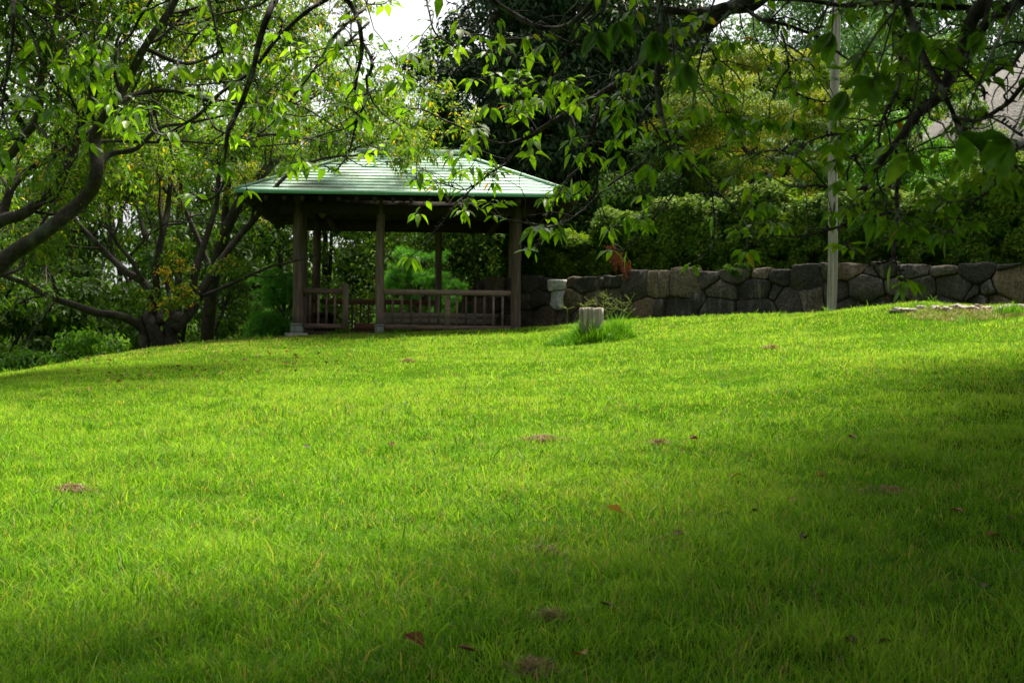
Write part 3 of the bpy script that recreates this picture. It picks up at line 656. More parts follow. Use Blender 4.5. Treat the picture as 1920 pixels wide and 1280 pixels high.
def path(rng, p, d, L, n=5, wig=.22, up=.05, grav=0):
    P = [p]; d = d / np.linalg.norm(d)
    for i in range(n):
        d = d + rng.standard_normal(3) * wig + np.array([0, 0, up - grav * i / n]); d /= np.linalg.norm(d)
        P.append(P[-1] + d * L / n)
    return np.array(P)
def side(rng, T, ang, bias=None):
    v = rng.standard_normal(3)
    if bias is not None: v = v + bias
    v = v - T * (v @ T); v /= np.linalg.norm(v) + 1e-9
    return T * math.cos(ang) + v * math.sin(ang)
def spawn(m, parents, rng, per_m, Lr, ang, r0, k=4, n=5, up=.05, grav=0, t0=.3, wig=.2, bias=None, nmax=12, cond=None):
    out = []
    for (P, rad) in parents:
        seg = np.linalg.norm(np.diff(P, axis=0), axis=1); Lt = seg.sum(); num = min(nmax, max(1, int(Lt * per_m + rng.random())))
        cum = np.concatenate([[0], np.cumsum(seg)]) / Lt
        for _ in range(num):
            t = t0 + (1 - t0) * rng.random(); i = min(len(seg) - 1, int(np.searchsorted(cum, t) - 1)); i = max(i, 0)
            f = (t - cum[i]) / (cum[i+1] - cum[i] + 1e-9); p = P[i] * (1 - f) + P[i+1] * f
            T = unit((P[i+1] - P[i])[None])[0]; L = rng.uniform(*Lr)
            rb = min(r0, rad[i] * .75); Q = path(rng, p, side(rng, T, ang * rng.uniform(.7, 1.25), bias), L, n, wig, up, grav)
            if cond is not None and not cond(Q[-1]): continue
            rr = np.linspace(rb, max(rb * .35, .0015), n + 1)
            m.tube(Q, rr, k, .5, cap=False); out.append((Q, rr))
    return out
def twigleaves(m, twigs, rng, per, L, W=.5, base=.45, var=.2, hi=False, spread=.9, down=.45, t0=.1, drp=.3, fold=.25, keep=None, yel=0.0, off=0.0):
    P = []; D = []; b = []
    for (Q, r) in twigs:
        n = per if per >= 1 else int(rng.random() < per)
        t = t0 + (1 - t0) * rng.random(n); x = t * (len(Q) - 1); i = np.minimum(x.astype(int), len(Q) - 2); f = (x - i)[:, None]
        P.append(Q[i] * (1 - f) + Q[i+1] * f); D.append(unit(Q[i+1] - Q[i])); b.append(np.full(n, base + rng.uniform(-var, var)))
    P = np.vstack(P); D = np.vstack(D); b = np.concatenate(b); n = len(P)
    rd = rdir(rng, n)
    if off: P = P + rd * off * rng.random((n, 1))
    D = unit(D * .5 + rd * spread - Zu * down); Nn = unit(Zu + rdir(rng, n) * .5)
    rv = np.clip(b + .15 * rng.standard_normal(n), 0, .9)
    if yel: rv = np.where(rng.random(n) < yel, rng.uniform(.93, 1, n), rv)
    if keep is not None:
        k = keep(P); P, D, Nn, rv = P[k], D[k], Nn[k], rv[k]; n = len(P)
    l = L * rng.uniform(.7, 1.2, n); leaves(m, P, D, Nn, l, l * W, rv, hi=hi, droop=drp, fold=fold)

# hedge above the wall ------------------------------------------------
def hedge(name, label, cat, s0, s1, d0, depth, z0, ztop, n, rng, L=.07, mat='hedge', base=.4):
    x, y = wpos(np.array([(s0+s1)/2]), -d0); e = empty(name, (float(x[0]), float(y[0]), z0), label, cat); org = np.array(e.location)
    mm = M(); per = []
    # surface samples: front, top, back, ends; bulgy profile
    N_ = n; u = rng.random(N_); a = rng.random(N_)
    s = s0 + (s1 - s0) * u; zt = np.array([ztop(q) for q in s]) if False else np.vectorize(ztop)(s)
    H = zt - z0
    face = rng.random(N_)
    dd = np.where(face < .58, 0.0, np.where(face < .9, rng.random(N_), 1.0)) ; zz = np.where(face < .58, a, np.where(face < .9, 1.0, a))
    rx = (dd - .5) * 2; rz = zz * 2 - 1
    # round the corners
    cr = (np.abs(rx) ** 5 + np.maximum(rz, 0) ** 5) ** (1/5); cr = np.maximum(cr, 1e-3); rx2 = np.where(rz > 0, rx / np.maximum(cr, 1), rx); rz2 = np.where(rz > 0, rz / np.maximum(cr, 1), rz)
    b = .22 * vnoise(s * 1.1, zz * 1.5, dd * 2, s=31) + .14 * vnoise(s * 3.3, zz * 4, dd * 4, s=32) + .14 * vnoise(s*8, zz*8, dd*8, s=33)
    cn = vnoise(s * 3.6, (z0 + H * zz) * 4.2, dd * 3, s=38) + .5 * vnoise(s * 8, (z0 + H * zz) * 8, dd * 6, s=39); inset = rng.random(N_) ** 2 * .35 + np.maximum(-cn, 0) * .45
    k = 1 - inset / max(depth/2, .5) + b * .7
    # ends taper
    endt = np.minimum(smooth(s0, s0 + .6, s), smooth(s1, s1 - .6, s)) * .5 + .5
    D_ = d0 + depth/2 + rx2 * depth/2 * k * endt; Zz = z0 + H * (.5 + rz2 * .5 * np.where(rz2 > 0, k * (.6 + .4 * endt), 1))
    X, Y = wpos(s, -D_); P = np.stack([X, Y, Zz], 1) - org
    x2, y2 = wpos(s, -D_ - .01); nrm = np.stack([X - x2, Y - y2, 0 * X], 1); nrm = unit(nrm) * (-rx2)[:, None] + Zu * np.maximum(rz2, 0)[:, None] ** 2
    Nn = unit(nrm * .8 + Zu * .25 + rdir(rng, N_) * .6); Dd = unit(np.cross(Nn, rdir(rng, N_)) + Zu * .15)
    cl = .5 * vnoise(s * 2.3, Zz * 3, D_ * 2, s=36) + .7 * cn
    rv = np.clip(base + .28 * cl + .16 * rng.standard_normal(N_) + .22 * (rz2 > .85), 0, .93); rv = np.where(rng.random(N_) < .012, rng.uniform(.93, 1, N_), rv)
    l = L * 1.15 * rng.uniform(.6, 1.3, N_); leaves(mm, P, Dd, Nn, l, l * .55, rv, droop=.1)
    mm.build('leaves', G[mat], e)
    st = M()
    for k in range(int((s1 - s0) * 2.2)):
        s_ = rng.uniform(s0 + .2, s1 - .2); dd_ = d0 + rng.uniform(.15, .7) * depth; x, y = wpos(np.array([s_]), -dd_); p = np.array([x[0], y[0], z0 - .1]) - org
        Q = path(rng, p, np.array([0, 0, 1.]), ztop(s_) - z0 - .2, 6, .16, .1); st.tube(Q, np.linspace(.03, .008, 7), 5, .5)
        for _ in range(4):
            i = rng.integers(1, 5); st.tube(path(rng, Q[i], side(rng, np.array([0, 0, 1.]), 1.1), .6, 4, .2, .1), np.linspace(.012, .004, 5), 4, .5)
    st.build('stems', G['bark'], e)
    return e
rg = np.random.default_rng(21)
hedge('hedge', 'long dense clipped hedge with bright shoots along the top of the stone wall', 'hedge', 2.3, 19.5, .45, 1.7, 3.22, lambda s: 4.78 + .12 * math.sin(s * 1.3) + .08 * math.sin(s * 3.1 + 1) + .3 * float(smooth(8.6, 11, s)), 210000, rg, base=.56)
hedge('shrub', 'olive green small leaved shrub between the shelter and the long hedge', 'shrub', 0.05, 2.6, .35, 1.7, 3.2, lambda s: 4.35 + .16 * math.sin(s * 2.1), 46000, rg, base=.6)

# fern tuft, dead fronds on the wall -----------------------------------
def wallpoint(px, py, d):
    s, z = wall_sz(px, py); x, y = wpos(np.array([s]), d); return np.array([x[0], y[0], z])
p = wallpoint(1392, 500, .12); e = empty('fern_tuft', p, 'small bright fern tuft rooted on top of the stone wall', 'fern')
mm = M(); cloud(mm, [(rg.uniform(-.24, .24), rg.uniform(-.05, .1), rg.uniform(-.16, .04)) for _ in range(16)], rg.uniform(.04, .10, 16), 90, .045, rg, W=.3, up=.5, base=.35, shell=.1); mm.build('fronds', G['hedge'], e)
p = wallpoint(1165, 462, .25); e = empty('dead_creeper', p, 'rust red dead creeper fronds hanging over the stone wall', 'dead plant')
mm = M(); st = M()
for (dx, dzz, L_) in [(-.10, 0, .42), (-.03, .02, .5), (.05, -.05, .45), (.13, -.12, .42), (.2, -.22, .42), (.28, -.3, .36), (.0, .0, .3), (.33, -.42, .25)]:
    Q = path(rg, np.array([dx, 0, dzz]), np.array([.12, 0, -1.]), L_, 6, .10, 0); st.tube(Q, .005, 4)
    n = 210; t = rg.random(n) * 5.9; i = t.astype(int); P_ = Q[i] + (Q[np.minimum(i+1, 6)] - Q[i]) * (t - i)[:, None] + rg.standard_normal((n, 3)) * [.022, .03, .02]
    leaves(mm, P_, rdir(rg, n) * .5 - Zu, rdir(rg, n), .05, .014, rg.random(n), droop=.1)
Q = catmull([(-.1, .5, .35), (-.05, .2, .25), (.0, 0, .05), (.15, -.02, -.05), (.3, 0, -.3)], 4); st.tube(Q, .008, 5)
st.build('stems', G['bark'], e); mm.build('fronds', G['rust'], e)

# pole ---------------------------------------------------------------
p = hit(1559, 566); Yp = min(p[1], float(np.interp(p[0], WX, WY)) - .35); q = at(1559, 566, Yp); zb = float(gz(q[0], Yp)); q[2] = zb
e = empty('wooden_pole', q, 'tall bleached wooden pole standing before the stone wall', 'pole')
tp = at(1567, -20, Yp) - q; mm = M(); n = 14; t = np.linspace(-.1, 1, n)
P_ = np.stack([tp[0]*t + .012*np.sin(t*9), 0*t, tp[2]*t], 1); mm.tube(P_, np.linspace(.083, .075, n), 8, .5, wob=.06, seed=2); mm.build('shaft', G['pole'], e)
mm = M(); mm.tube([(tp[0]*.315-.01, -.085, tp[2]*.295), (tp[0]*.33+.005, -.092, tp[2]*.33), (tp[0]*.34+.01, -.085, tp[2]*.345)], [.008, .02, .006], 6); mm.build('rot_scar', G['bark'], e)

# stump ----------------------------------------------------------------
p = hit(1107, 643); e = empty('tree_stump', p, 'bleached cut tree stump standing in long grass before the wall', 'stump')
print('stump', p, 'pole', q)
mm = M(); k = 48; a = np.arange(k) * 2 * np.pi / k; zs = np.linspace(-.1, .5, 9); V = []
gr = .03 * vnoise(np.cos(a)*4, np.sin(a)*4, s=6) - .02 * (vnoise(np.cos(a)*11, np.sin(a)*11, s=7) > .35)
for z in zs: V.append(np.stack([(.19 + gr + .015*(z<.02)) * np.cos(a), (.19 + gr) * np.sin(a), z + .012 * (z > .49) * vnoise(a*3, a*0, s=5)], 1))
V.append(np.stack([(.175+gr)*np.cos(a), (.175+gr)*np.sin(a), 0*a+.513 + .01*vnoise(a*4, a*0, s=9)], 1)); V = np.vstack(V + [np.array([[0, 0, .505]])]); jj = np.arange(k)
mm.add(V, [np.vstack([np.stack([i*k+jj, i*k+(jj+1)%k, (i+1)*k+(jj+1)%k, (i+1)*k+jj], 1) for i in range(9)]), np.stack([9*k+jj, 9*k+(jj+1)%k, np.full(k, 10*k)], 1)])
mm.build('wood', G['stump'], e)
def clump(name, label, cat, p, rx, ry, n, h, rng, lean=(.2, .9), w=.009, mat='clump', stalks=0, rbase=None, ring=0):
    e = empty(name, p, label, cat); a = rng.uniform(0, 2*np.pi, n); r = rng.uniform(ring, 1, n) ** .75 * (1 + .25 * np.sin(a * 3 + h * 20)); X = r*np.cos(a)*rx; Y = r*np.sin(a)*ry
    Z_ = gz(p[0] + X, p[1] + Y) - p[2]; mm = M(); hh = h * rng.uniform(.3, 1.0, n) * (1.15 - .85 * r) + .03
    blades(mm, np.stack([X, Y, Z_], 1), hh, w * rng.uniform(.6, 1.2, n), rng.uniform(*lean, n), np.clip(.4 + .2*rng.standard_normal(n), 0, .95) if rbase is None else np.clip(rbase + .15*rng.standard_normal(n), 0, 1), rng)
    mm.build('blades', G[mat], e)
    if stalks:
        st = M()
        for k in range(stalks):
            a = rng.uniform(0, 2*np.pi); x, y = .8*rx*math.cos(a), .7*ry*math.sin(a) + .1; z = float(gz(p[0]+x, p[1]+y) - p[2])
            Q = path(rng, np.array([x, y, z]), np.array([rng.uniform(-.5, .7), 0, 1.]), rng.uniform(.45, .75), 6, .1, -.05); st.tube(Q, np.linspace(.0022, .0015, 7), 4, .9)
            for j in range(4): d = unit(np.array([[rng.uniform(-1, 1), rng.uniform(-.4, .4), rng.uniform(.0, .9)]]))[0]; st.tube(path(rng, Q[-1], d, .12, 3, .05), np.linspace(.003, .0012, 4), 4, .95)
        st.build('seed_stalks', G['clump'], e)
    return e
clump('grass_clump', 'tall bright grass clump growing round the bleached stump', 'grass clump', (p[0]+.02, p[1]-.02, p[2]), .46, .42, 3000, .46, rg, stalks=20, w=.012, ring=.12)
clump('grass_clump', 'upright leafy grass pressed against the right side of the bleached stump', 'grass clump', (p[0]+.42, p[1]+.1, float(gz(p[0]+.42, p[1]+.1))), .25, .25, 700, .5, rg, w=.013)
q = hit(1062, 648); clump('grass_clump', 'low dark grass tuft spreading left of the bleached stump', 'grass clump', q, .34, .5, 900, .18, rg, w=.012, rbase=.15)
for (a, b, lab, n, h) in [(1845, 568, 'broad leaved weed between the edging stones', 26, .28), (1725, 556, 'upright weeds left of the gap in the edging stones', 60, .2), (1640, 572, 'grass tuft at the left end of the edging stones', 120, .16),
                    (1492, 572, 'grass tuft at the foot of the wall left of the pole', 120, .14), (1895, 590, 'long green grass before the last edging stone', 320, .2), (640, 622, 'grass tuft beneath the shelter entrance', 300, .13), (745, 618, 'grass tuft along the front rail of the shelter', 260, .12), (1625, 545, 'small spiky weed against the plum coloured slab', 30, .2)]:
    qq = hit(a, b); clump('weed' if 'weed' in lab else 'grass_clump', lab, 'weed' if 'weed' in lab else 'grass clump', qq, .35 if 'weed' not in lab else .12, .3 if 'weed' not in lab else .1, n, h, rg, w=.011 if 'weed' not in lab else .022)

# house ------------------------------------------------------------------
e = empty('thatched_house', (17, 41, 4.0), 'old house under a steep weathered grey thatched roof, right of the yellow tree', 'house')
x0, x1, y0, y1, ze, zr = -6.2, 6.2, -4.5, 4.5, 3.55, 7.7
mm = M(); nu, nv = 26, 16; V = []; q = []
for t in np.linspace(0, 1, nv):
    bulge = .25 * math.sin(t * math.pi)
    hx = 6.2 * (1 - t) + 1.2 * t + bulge; hy = 4.5 * (1 - t) + .35 * t + bulge
    for j in range(nu):
        a = 2 * math.pi * j / nu; c, s_ = math.cos(a), math.sin(a); pw = .38
        X_ = hx * math.copysign(abs(c) ** pw, c); Y_ = hy * math.copysign(abs(s_) ** pw, s_)
        V.append((X_, Y_, ze + (zr - ze) * t + .06 * mnoise.noise((X_*1.5, Y_*1.5, t*6))))
V = np.array(V); q = [[i*nu+j, i*nu+(j+1)%nu, (i+1)*nu+(j+1)%nu, (i+1)*nu+j] for i in range(nv-1) for j in range(nu)]
lo = V[:nu] * [.93, .93, 1] - [0, 0, .45]; V = np.vstack([V, lo, [[0, 0, zr + .1]], [[0, 0, ze + .2]]]); b = nv * nu
q += [[b+(j+1)%nu, j+0 if False else (j+1)%nu, j, b+j] for j in range(nu)]
mm.add(V, [q, [[(nv-1)*nu+j, (nv-1)*nu+(j+1)%nu, b+nu] for j in range(nu)] + [[b+(j+1)%nu, b+j, b+nu+1] for j in range(nu)]])
rf = mm.build('roof', G['thatch'], e, smooth_=True)
mm = M(); mm.tube([(-1.6, 0, zr + .12), (0, 0, zr + .2), (1.6, 0, zr + .12)], .38, 10); mm.build('ridge_cap', G['thatch'], rf)
mm = M(); mm.box((-5.0, -3.4, -.6), (5.0, 3.4, 3.5)); mm.build('wall', G['housewall'], e)
for x in (-3.4, -.4, 2.6):
    mm = M(); mm.box((x, -3.46, .1), (x + 1.8, -3.403, 2.2)); mm.build('window', G['bench'], e)
# ------------------------------------------------------------------ background trees
def broad(name, label, cat, x, y, z0, H, Rx, zc, n, per, L, mat, rng, group=None, W=.5, base=.45, var=.25, crad=.28, flat=.6, up=.7, trunk_r=.2, limbs=9, lean=0, bark='bark', shell=.55, Ry=None, hollow=.55):
    e = empty(name, (x, y, z0), label, cat, group); Ry = Ry or Rx
    u = rdir(rng, n); r = hollow + (1 - hollow) * rng.random(n) ** .6
    r *= 1 + .2 * vnoise(u[:,0]*2 + x, u[:,1]*2 + y, u[:,2]*2, s=7)
    cz = (zc + H) / 2; hz = (H - zc) / 2
    C = np.stack([lean * H * .5 + u[:,0]*r*Rx, u[:,1]*r*Ry, cz + u[:,2]*r*hz], 1)
    mm = M(); cloud(mm, C, crad * Rx * rng.uniform(.6, 1.3, n), per, L, rng, W=W, flat=flat, up=up, base=base, var=var, shell=shell)
    tk = M(); T = catmull([(0, 0, -.6), (lean*.1*H + rng.uniform(-.15,.15), rng.uniform(-.1,.1), H*.2), (lean*.3*H, 0, H*.45), (lean*.5*H, 0, H*.85)], 5)
    tk.tube(T, np.linspace(trunk_r, trunk_r*.25, len(T)), 10, .5, wob=.12, seed=int(abs(x)*10))
    order = rng.permutation(n)[:limbs]
    for i in order:
        c = C[i]; t = np.clip((c[2] - .35*abs(hz)) / H, .12, .75); k = int(t * (len(T)-1)); p = T[k]
        Q = catmull([p, p*.5 + c*.5 + [0, 0, -.06*H*rng.random()] + rng.standard_normal(3)*.15, c], 4)
        tk.tube(Q, np.linspace(trunk_r*.42, trunk_r*.08, len(Q)), 6, .5, cap=False)
        for _ in range(4):
            s_ = Q[rng.integers(3, len(Q))]; tk.tube(path(rng, s_, c - p + rng.standard_normal(3)*Rx*.6, Rx*.35, 4, .25), np.linspace(trunk_r*.12, .008, 5), 4, .5, cap=False)
    tk.build('trunk', G[bark], e, smooth_=True); mm.build('crown', G[mat], e); return e

rt = np.random.default_rng(99)
# woodland beyond the left bank
W_ = [(-15.5, 34, 11.5, 3.6, 'dense woodland tree at the far left behind the leaning cherry'), (-11.5, 37, 11.5, 3.5, 'round dark woodland tree left behind the many stemmed cherry'),
      (-8.0, 34, 9.2, 3.1, 'dark woodland tree straight behind the many stemmed cherry'), (-4.9, 37, 7.6, 2.8, 'woodland tree behind the left end of the shelter'),
      (-2.0, 38.5, 7.2, 2.6, 'woodland tree seen through the middle of the shelter'), (-19, 44, 12, 4.2, 'tall far woodland tree at the left edge'),
      (-13, 47, 11.5, 4.0, 'tall far woodland tree between the two cherries'), (-7.5, 46, 10.5, 3.8, 'far woodland tree above the left end of the shelter roof'),
      (-1.8, 50, 8.6, 3.4, 'low far woodland tree behind the shelter'), (-24, 38, 10, 3.6, 'woodland tree beyond the left edge thicket'), (-11, 29.5, 4.6, 1.9, 'small dark tree in the hollow left of the many stemmed cherry'), (-14.5, 31, 5, 2.2, 'small shady tree in the hollow at the left edge'), (.6, 41, 8, 2.6, 'woodland tree behind the right end of the shelter')]
for (x, y, H, r, lab) in W_:
    z = float(gz(x, y)); broad('woodland_tree', lab, 'tree', x, y, z, H - min(z, 0) * .9, r, 1.2, 70, 330, .15, 'wood_leaf', rt, 'trees of the wood behind the shelter', trunk_r=.2, base=.42, up=.5)
# under-storey behind the bank and shelter
U_ = [(-8.1, 24.0, .8, 1.78 - float(gz(-8.1, 24.0)), 'shrub', 'yellow green leafy shrub at the lawn edge on the far left'), (-7.6, 25.9, .95, 2.35 - float(gz(-7.6, 25.9)), 'shrub', 'bright green shrub left of the many stemmed cherry'), (-11.8, 26.2, 1.5, 1.3, 'hedge', 'dull green shrub in the hollow at the left edge'),
      (-6.9, 27.4, 1.0, 1.0, 'hedge', 'low green shrub beside the foot of the many stemmed cherry'), (-5.0, 29, .9, 1.2, 'hedge', 'low green shrub between the many stemmed cherry and the shelter'), (-10.6, 30, 2.2, 2.2, 'wood_leaf', 'dark shrub mass in the hollow behind the bright shrubs'),
      (-7, 32, 2.4, 2.0, 'wood_leaf', 'dark shrub in the hollow behind the many stemmed cherry'), (-3.3, 34.5, 2.5, 2.2, 'wood_leaf', 'dark shrub behind the shelter beyond the pines'), (-14, 28, 2, 2.0, 'wood_leaf', 'dark shrub at the far left under the leaning cherry'), (-.6, 33.5, 3.2, 2.0, 'hedge', 'green shrub behind the right half of the shelter'),
      (-1.6, 36, 3.4, 2.2, 'wood_leaf', 'dark tall shrub behind the rear middle post')]
for (x, y, r, h, mt, lab) in U_:
    z = float(gz(x, y)) ; e = empty('shrub', (x, y, z), lab, 'shrub'); n = 22
    u = rdir(rt, n); C = np.stack([u[:,0]*r*.8, u[:,1]*r*.7, h*.45 + u[:,2]*h*.45], 1); mm = M(); cloud(mm, C, r*.36, 230, .10, rt, up=.8, base=.5, shell=.3); mm.build('leaves', G[mt], e)
    st = M()
    for c in C[:8]: st.tube(catmull([(0, 0, -.2), c*.5, c], 3), np.linspace(.03, .008, 7), 5, .5, cap=False)
    st.build('stems', G['bark'], e)
# dark evergreens behind the shelter
broad('evergreen_tree', 'huge near black evergreen rising behind the right end of the shelter roof', 'tree', 1.3, 36.5, 3.7, 9.8, 3.55, 1.2, 240, 380, .16, 'evergreen', rt, trunk_r=.3, base=.35, var=.3, crad=.22, up=.6, hollow=.3)
broad('evergreen_tree', 'dark evergreen between the huge one and the yellow tree', 'tree', 3.9, 39, 4, 8.6, 2.1, 1.0, 130, 340, .16, 'evergreen', rt, trunk_r=.25, base=.5, var=.3, crad=.25)
broad('evergreen_tree', 'dark evergreen low behind the hedge beneath the yellow tree', 'tree', 3.4, 32.5, 3.5, 3.4, 1.8, .3, 40, 300, .10, 'wood_leaf', rt, trunk_r=.12, base=.3)
# golden tree
broad('golden_tree', 'rounded tree with golden yellow green foliage above the hedge', 'tree', 5.5, 32.5, 3.6, 5.5, 2.35, 1.7, 170, 330, .09, 'yellow', rt, W=.4, trunk_r=.14, base=.36, var=.36, crad=.2, flat=.42, up=1.0, hollow=.6)
broad('green_tree', 'green small tree right of the pole above the hedge', 'tree', 8.1, 30.5, 3.6, 3.6, 1.5, .8, 46, 260, .10, 'shrub', rt, trunk_r=.1, base=.25)
broad('green_tree', 'rounded green shrub before the thatched roof at the right edge', 'tree', 11.4, 30, 3.4, 1.9, 1.6, .2, 50, 300, .09, 'shrub', rt, trunk_r=.08, base=.35)
broad('green_tree', 'mid green tree left of the thatched roof', 'tree', 10.6, 37, 3.8, 6.3, 2.1, .8, 60, 300, .12, 'wood_leaf', rt, trunk_r=.15, base=.6)
# hillside trees
H_ = [(6.6, 50, 8.3, 2.9, 'pale green hillside tree above the golden tree'), (10.6, 52, 8.2, 3.1, 'hillside tree just right of the pole top'), (14.0, 50, 10.4, 3.3, 'hillside tree at the upper right'), (17.6, 53, 12.3, 3.9, 'rounded hillside tree above the thatched roof'),
      (21.5, 50, 12.0, 3.8, 'hillside tree at the upper right edge'), (8.6, 45, 5.2, 2.4, 'lower hillside tree directly behind the pole'), (12.4, 46, 5.6, 2.6, 'lower hillside tree left of the thatched roof'), (3.5, 52, 9.6, 3.2, 'hillside tree glimpsed beside the dark evergreens'), (9.5, 60, 10.0, 3.8, 'farthest hillside tree on the skyline behind the pole'), (15, 62, 15, 5.0, 'farthest hillside tree on the right skyline')]
for (x, y, H, r, lab) in H_:
    z = float(gz(x, y)) + .0; broad('hillside_tree', lab, 'tree', x, y, z, H, r, .8, 150, 300, .2, 'fargreen', rt, 'trees on the hillside at the right', trunk_r=.2, base=.45, var=.35, crad=.25, flat=.7, hollow=.35)

# far wood closing the view on the left
mm = M(); n = 330; X_ = rt.uniform(-42, 6, n); Y_ = rt.uniform(52, 66, n); C = np.stack([X_, Y_, rt.uniform(0, 1, n) * (7.0 + 1.6*np.sin(X_*.5) + 1.2*np.sin(X_*1.3)) + .5], 1)
cloud(mm, C, rt.uniform(1.0, 2.0, n), 230, .34, rt, base=.4, var=.3, shell=.3); tag(mm.build('far_wood', G['wood_leaf']), 'far dark green wood closing the view behind the trees on the left', 'wood', kind='stuff')

# pines ------------------------------------------------------------------
def pine(label, x, y, z0, H, r, rng, n=26, top=1.0):
    e = empty('pine_tree', (x, y, z0), label, 'pine'); mm = M(); tk = M()
    T = catmull([(0, 0, -.3), (.12, 0, H*.3), (-.1, 0, H*.6), (.05, 0, H*.95)], 4); tk.tube(T, np.linspace(.07, .02, len(T)), 8, .5)
    C = []
    for k in range(n):
        a = rng.uniform(0, 2*np.pi); h = rng.uniform(.3, 1.0); rr = r * (1.15 - h * .75) * rng.uniform(.35, 1); c = np.array([rr*math.cos(a), rr*math.sin(a)*.8, H*h]); C.append(c)
        p = T[min(len(T)-1, int(h*.85*(len(T)-1)))]; tk.tube(catmull([p, p*.4+c*.6+[0, 0, -.05], c], 3), np.linspace(.02, .006, 7), 5, .5, cap=False)
    for c in C:
        for _ in range(7):
            b = c + rng.standard_normal(3) * [.14, .14, .06]; m_ = 120; d = unit(rdir(rng, m_) + Zu*.45); nb = rng.uniform(.3, .7)
            leaves(mm, np.tile(b, (m_, 1)) + d*.015, d, rdir(rng, m_), rng.uniform(.09, .15, m_), .007, np.clip(nb + .2*rng.standard_normal(m_), 0, 1), droop=.05, fold=0)
    tk.build('trunk', G['bark'], e); mm.build('crown', G['pine'], e); return e
rp_ = np.random.default_rng(4)
pine('cloud pruned pine seen through the middle of the shelter', -1.95, 30.9, 1.8, 2.35, 1.15, rp_, 34)
pine('bushy green pine behind the left corner post of the shelter', -4.6, 29.2, 1.4, 2.1, .95, rp_, 30)
pine('lower part of bright pine left of the shelter corner post', -4.95, 28.3, 1.4, 1.3, .7, rp_, 16)

# ------------------------------------------------------------------ traced cherries
def PL(lst, Y, sc=1.0, ox=0, oy=0, dY=0.0, jit=.15, rng=None):
    out = []; n = len(lst)
    for i, (a, b) in enumerate(lst):
        out.append(at(ox + a / sc, oy + b / sc, Y + dY * i / max(1, n - 1) + (rng.uniform(-jit, jit) if rng is not None else 0)))
    return catmull(out, 5)
def limb(m, P, r0, r1, k=9, seed=1): r = np.linspace(r0, r1, len(P)); m.tube(P, r, k, .5, wob=.14, seed=seed, cap=True); return (P, r)
ra = np.random.default_rng(12)
def clearroof(W):   # no leaves in front of the shelter or poking through its roof
    return ~((W[:, 0] > -5.5 + .3 * np.sin(W[:, 2] * 5)) & (W[:, 2] < 5.35 + .25 * np.sin(W[:, 0] * 4)) & (W[:, 1] < 31))
# leaning cherry at the left edge
o = (-8.8, 19.0, float(gz(-8.8, 19.0))); eA = empty('cherry_tree', o, 'leaning cherry with thick curved limbs entering at the left edge', 'tree'); oA = np.array(o)
bk = M(); LA = []
for lst, r0, r1, dY in [
    ([(-330, 900), (-260, 760), (-150, 640), (-40, 540), (20, 478), (80, 438), (161, 370), (181, 322), (176, 269), (183, 242), (208, 201), (235, 161), (270, 90), (330, 0), (360, -90)], .19, .05, -1),
    ([(-150, 640), (-60, 480), (0, 416), (44, 400), (94, 356), (128, 302), (144, 262), (158, 218), (171, 188), (178, 158), (170, 80), (200, -10), (190, -120)], .13, .045, .5),
    ([(-100, 600), (-40, 460), (3, 406), (20, 356), (50, 322), (94, 296), (134, 269), (200, 230), (290, 215)], .11, .04, 1.5),
    ([(-120, 560), (-60, 400), (0, 309), (20, 289), (50, 250), (72, 215), (80, 130), (110, 20), (100, -80)], .12, .04, -1.5),
    ([(188, 309), (208, 289), (255, 279), (300, 240), (350, 232), (430, 215)], .06, .02, .8),
    ([(151, 269), (215, 265), (292, 267), (302, 262), (386, 269), (470, 275), (560, 268)], .035, .012, 1),
    ([(208, 201), (260, 175), (330, 172), (420, 195), (540, 190), (640, 245)], .06, .015, 2.5),
    ([(270, 90), (350, 120), (430, 90), (500, 60)], .05, .015, 1.5),
    ([(178, 158), (150, 60), (90, -40), (40, -120)], .05, .02, -1),
    ([(50, 250), (10, 180), (-60, 100)], .06, .02, -1)]:
    P = PL(lst, 19, dY=dY, rng=ra) - oA; LA.append(limb(bk, P, r0 * .72, r1 * .7, seed=len(LA)))
bk.build('trunk', G['bark'], eA, smooth_=True)
cA = lambda q: bool(clearroof((q + oA)[None])[0])
tw = M(); l1 = spawn(tw, LA, ra, 2.1, (.8, 2.0), .9, .03, k=5, n=6, up=.05, nmax=14, t0=.35, cond=cA); l2 = spawn(tw, l1, ra, 3.5, (.4, 1.0), .8, .012, k=4, n=4, nmax=6, t0=.15, cond=cA); l3 = spawn(tw, l2, ra, 5, (.3, .7), .8, .006, k=3, n=3, nmax=5, t0=.1, up=-.05)
tw.build('twigs', G['bark'], eA)
mm = M(); twigleaves(mm, l3 + l2, ra, 38, .078, yel=.045, off=.22, base=.5, var=.3, keep=lambda P: clearroof(P + oA)); mm.build('crown', G['cherry_far'], eA); print('A', len(l1), len(l2), len(l3))

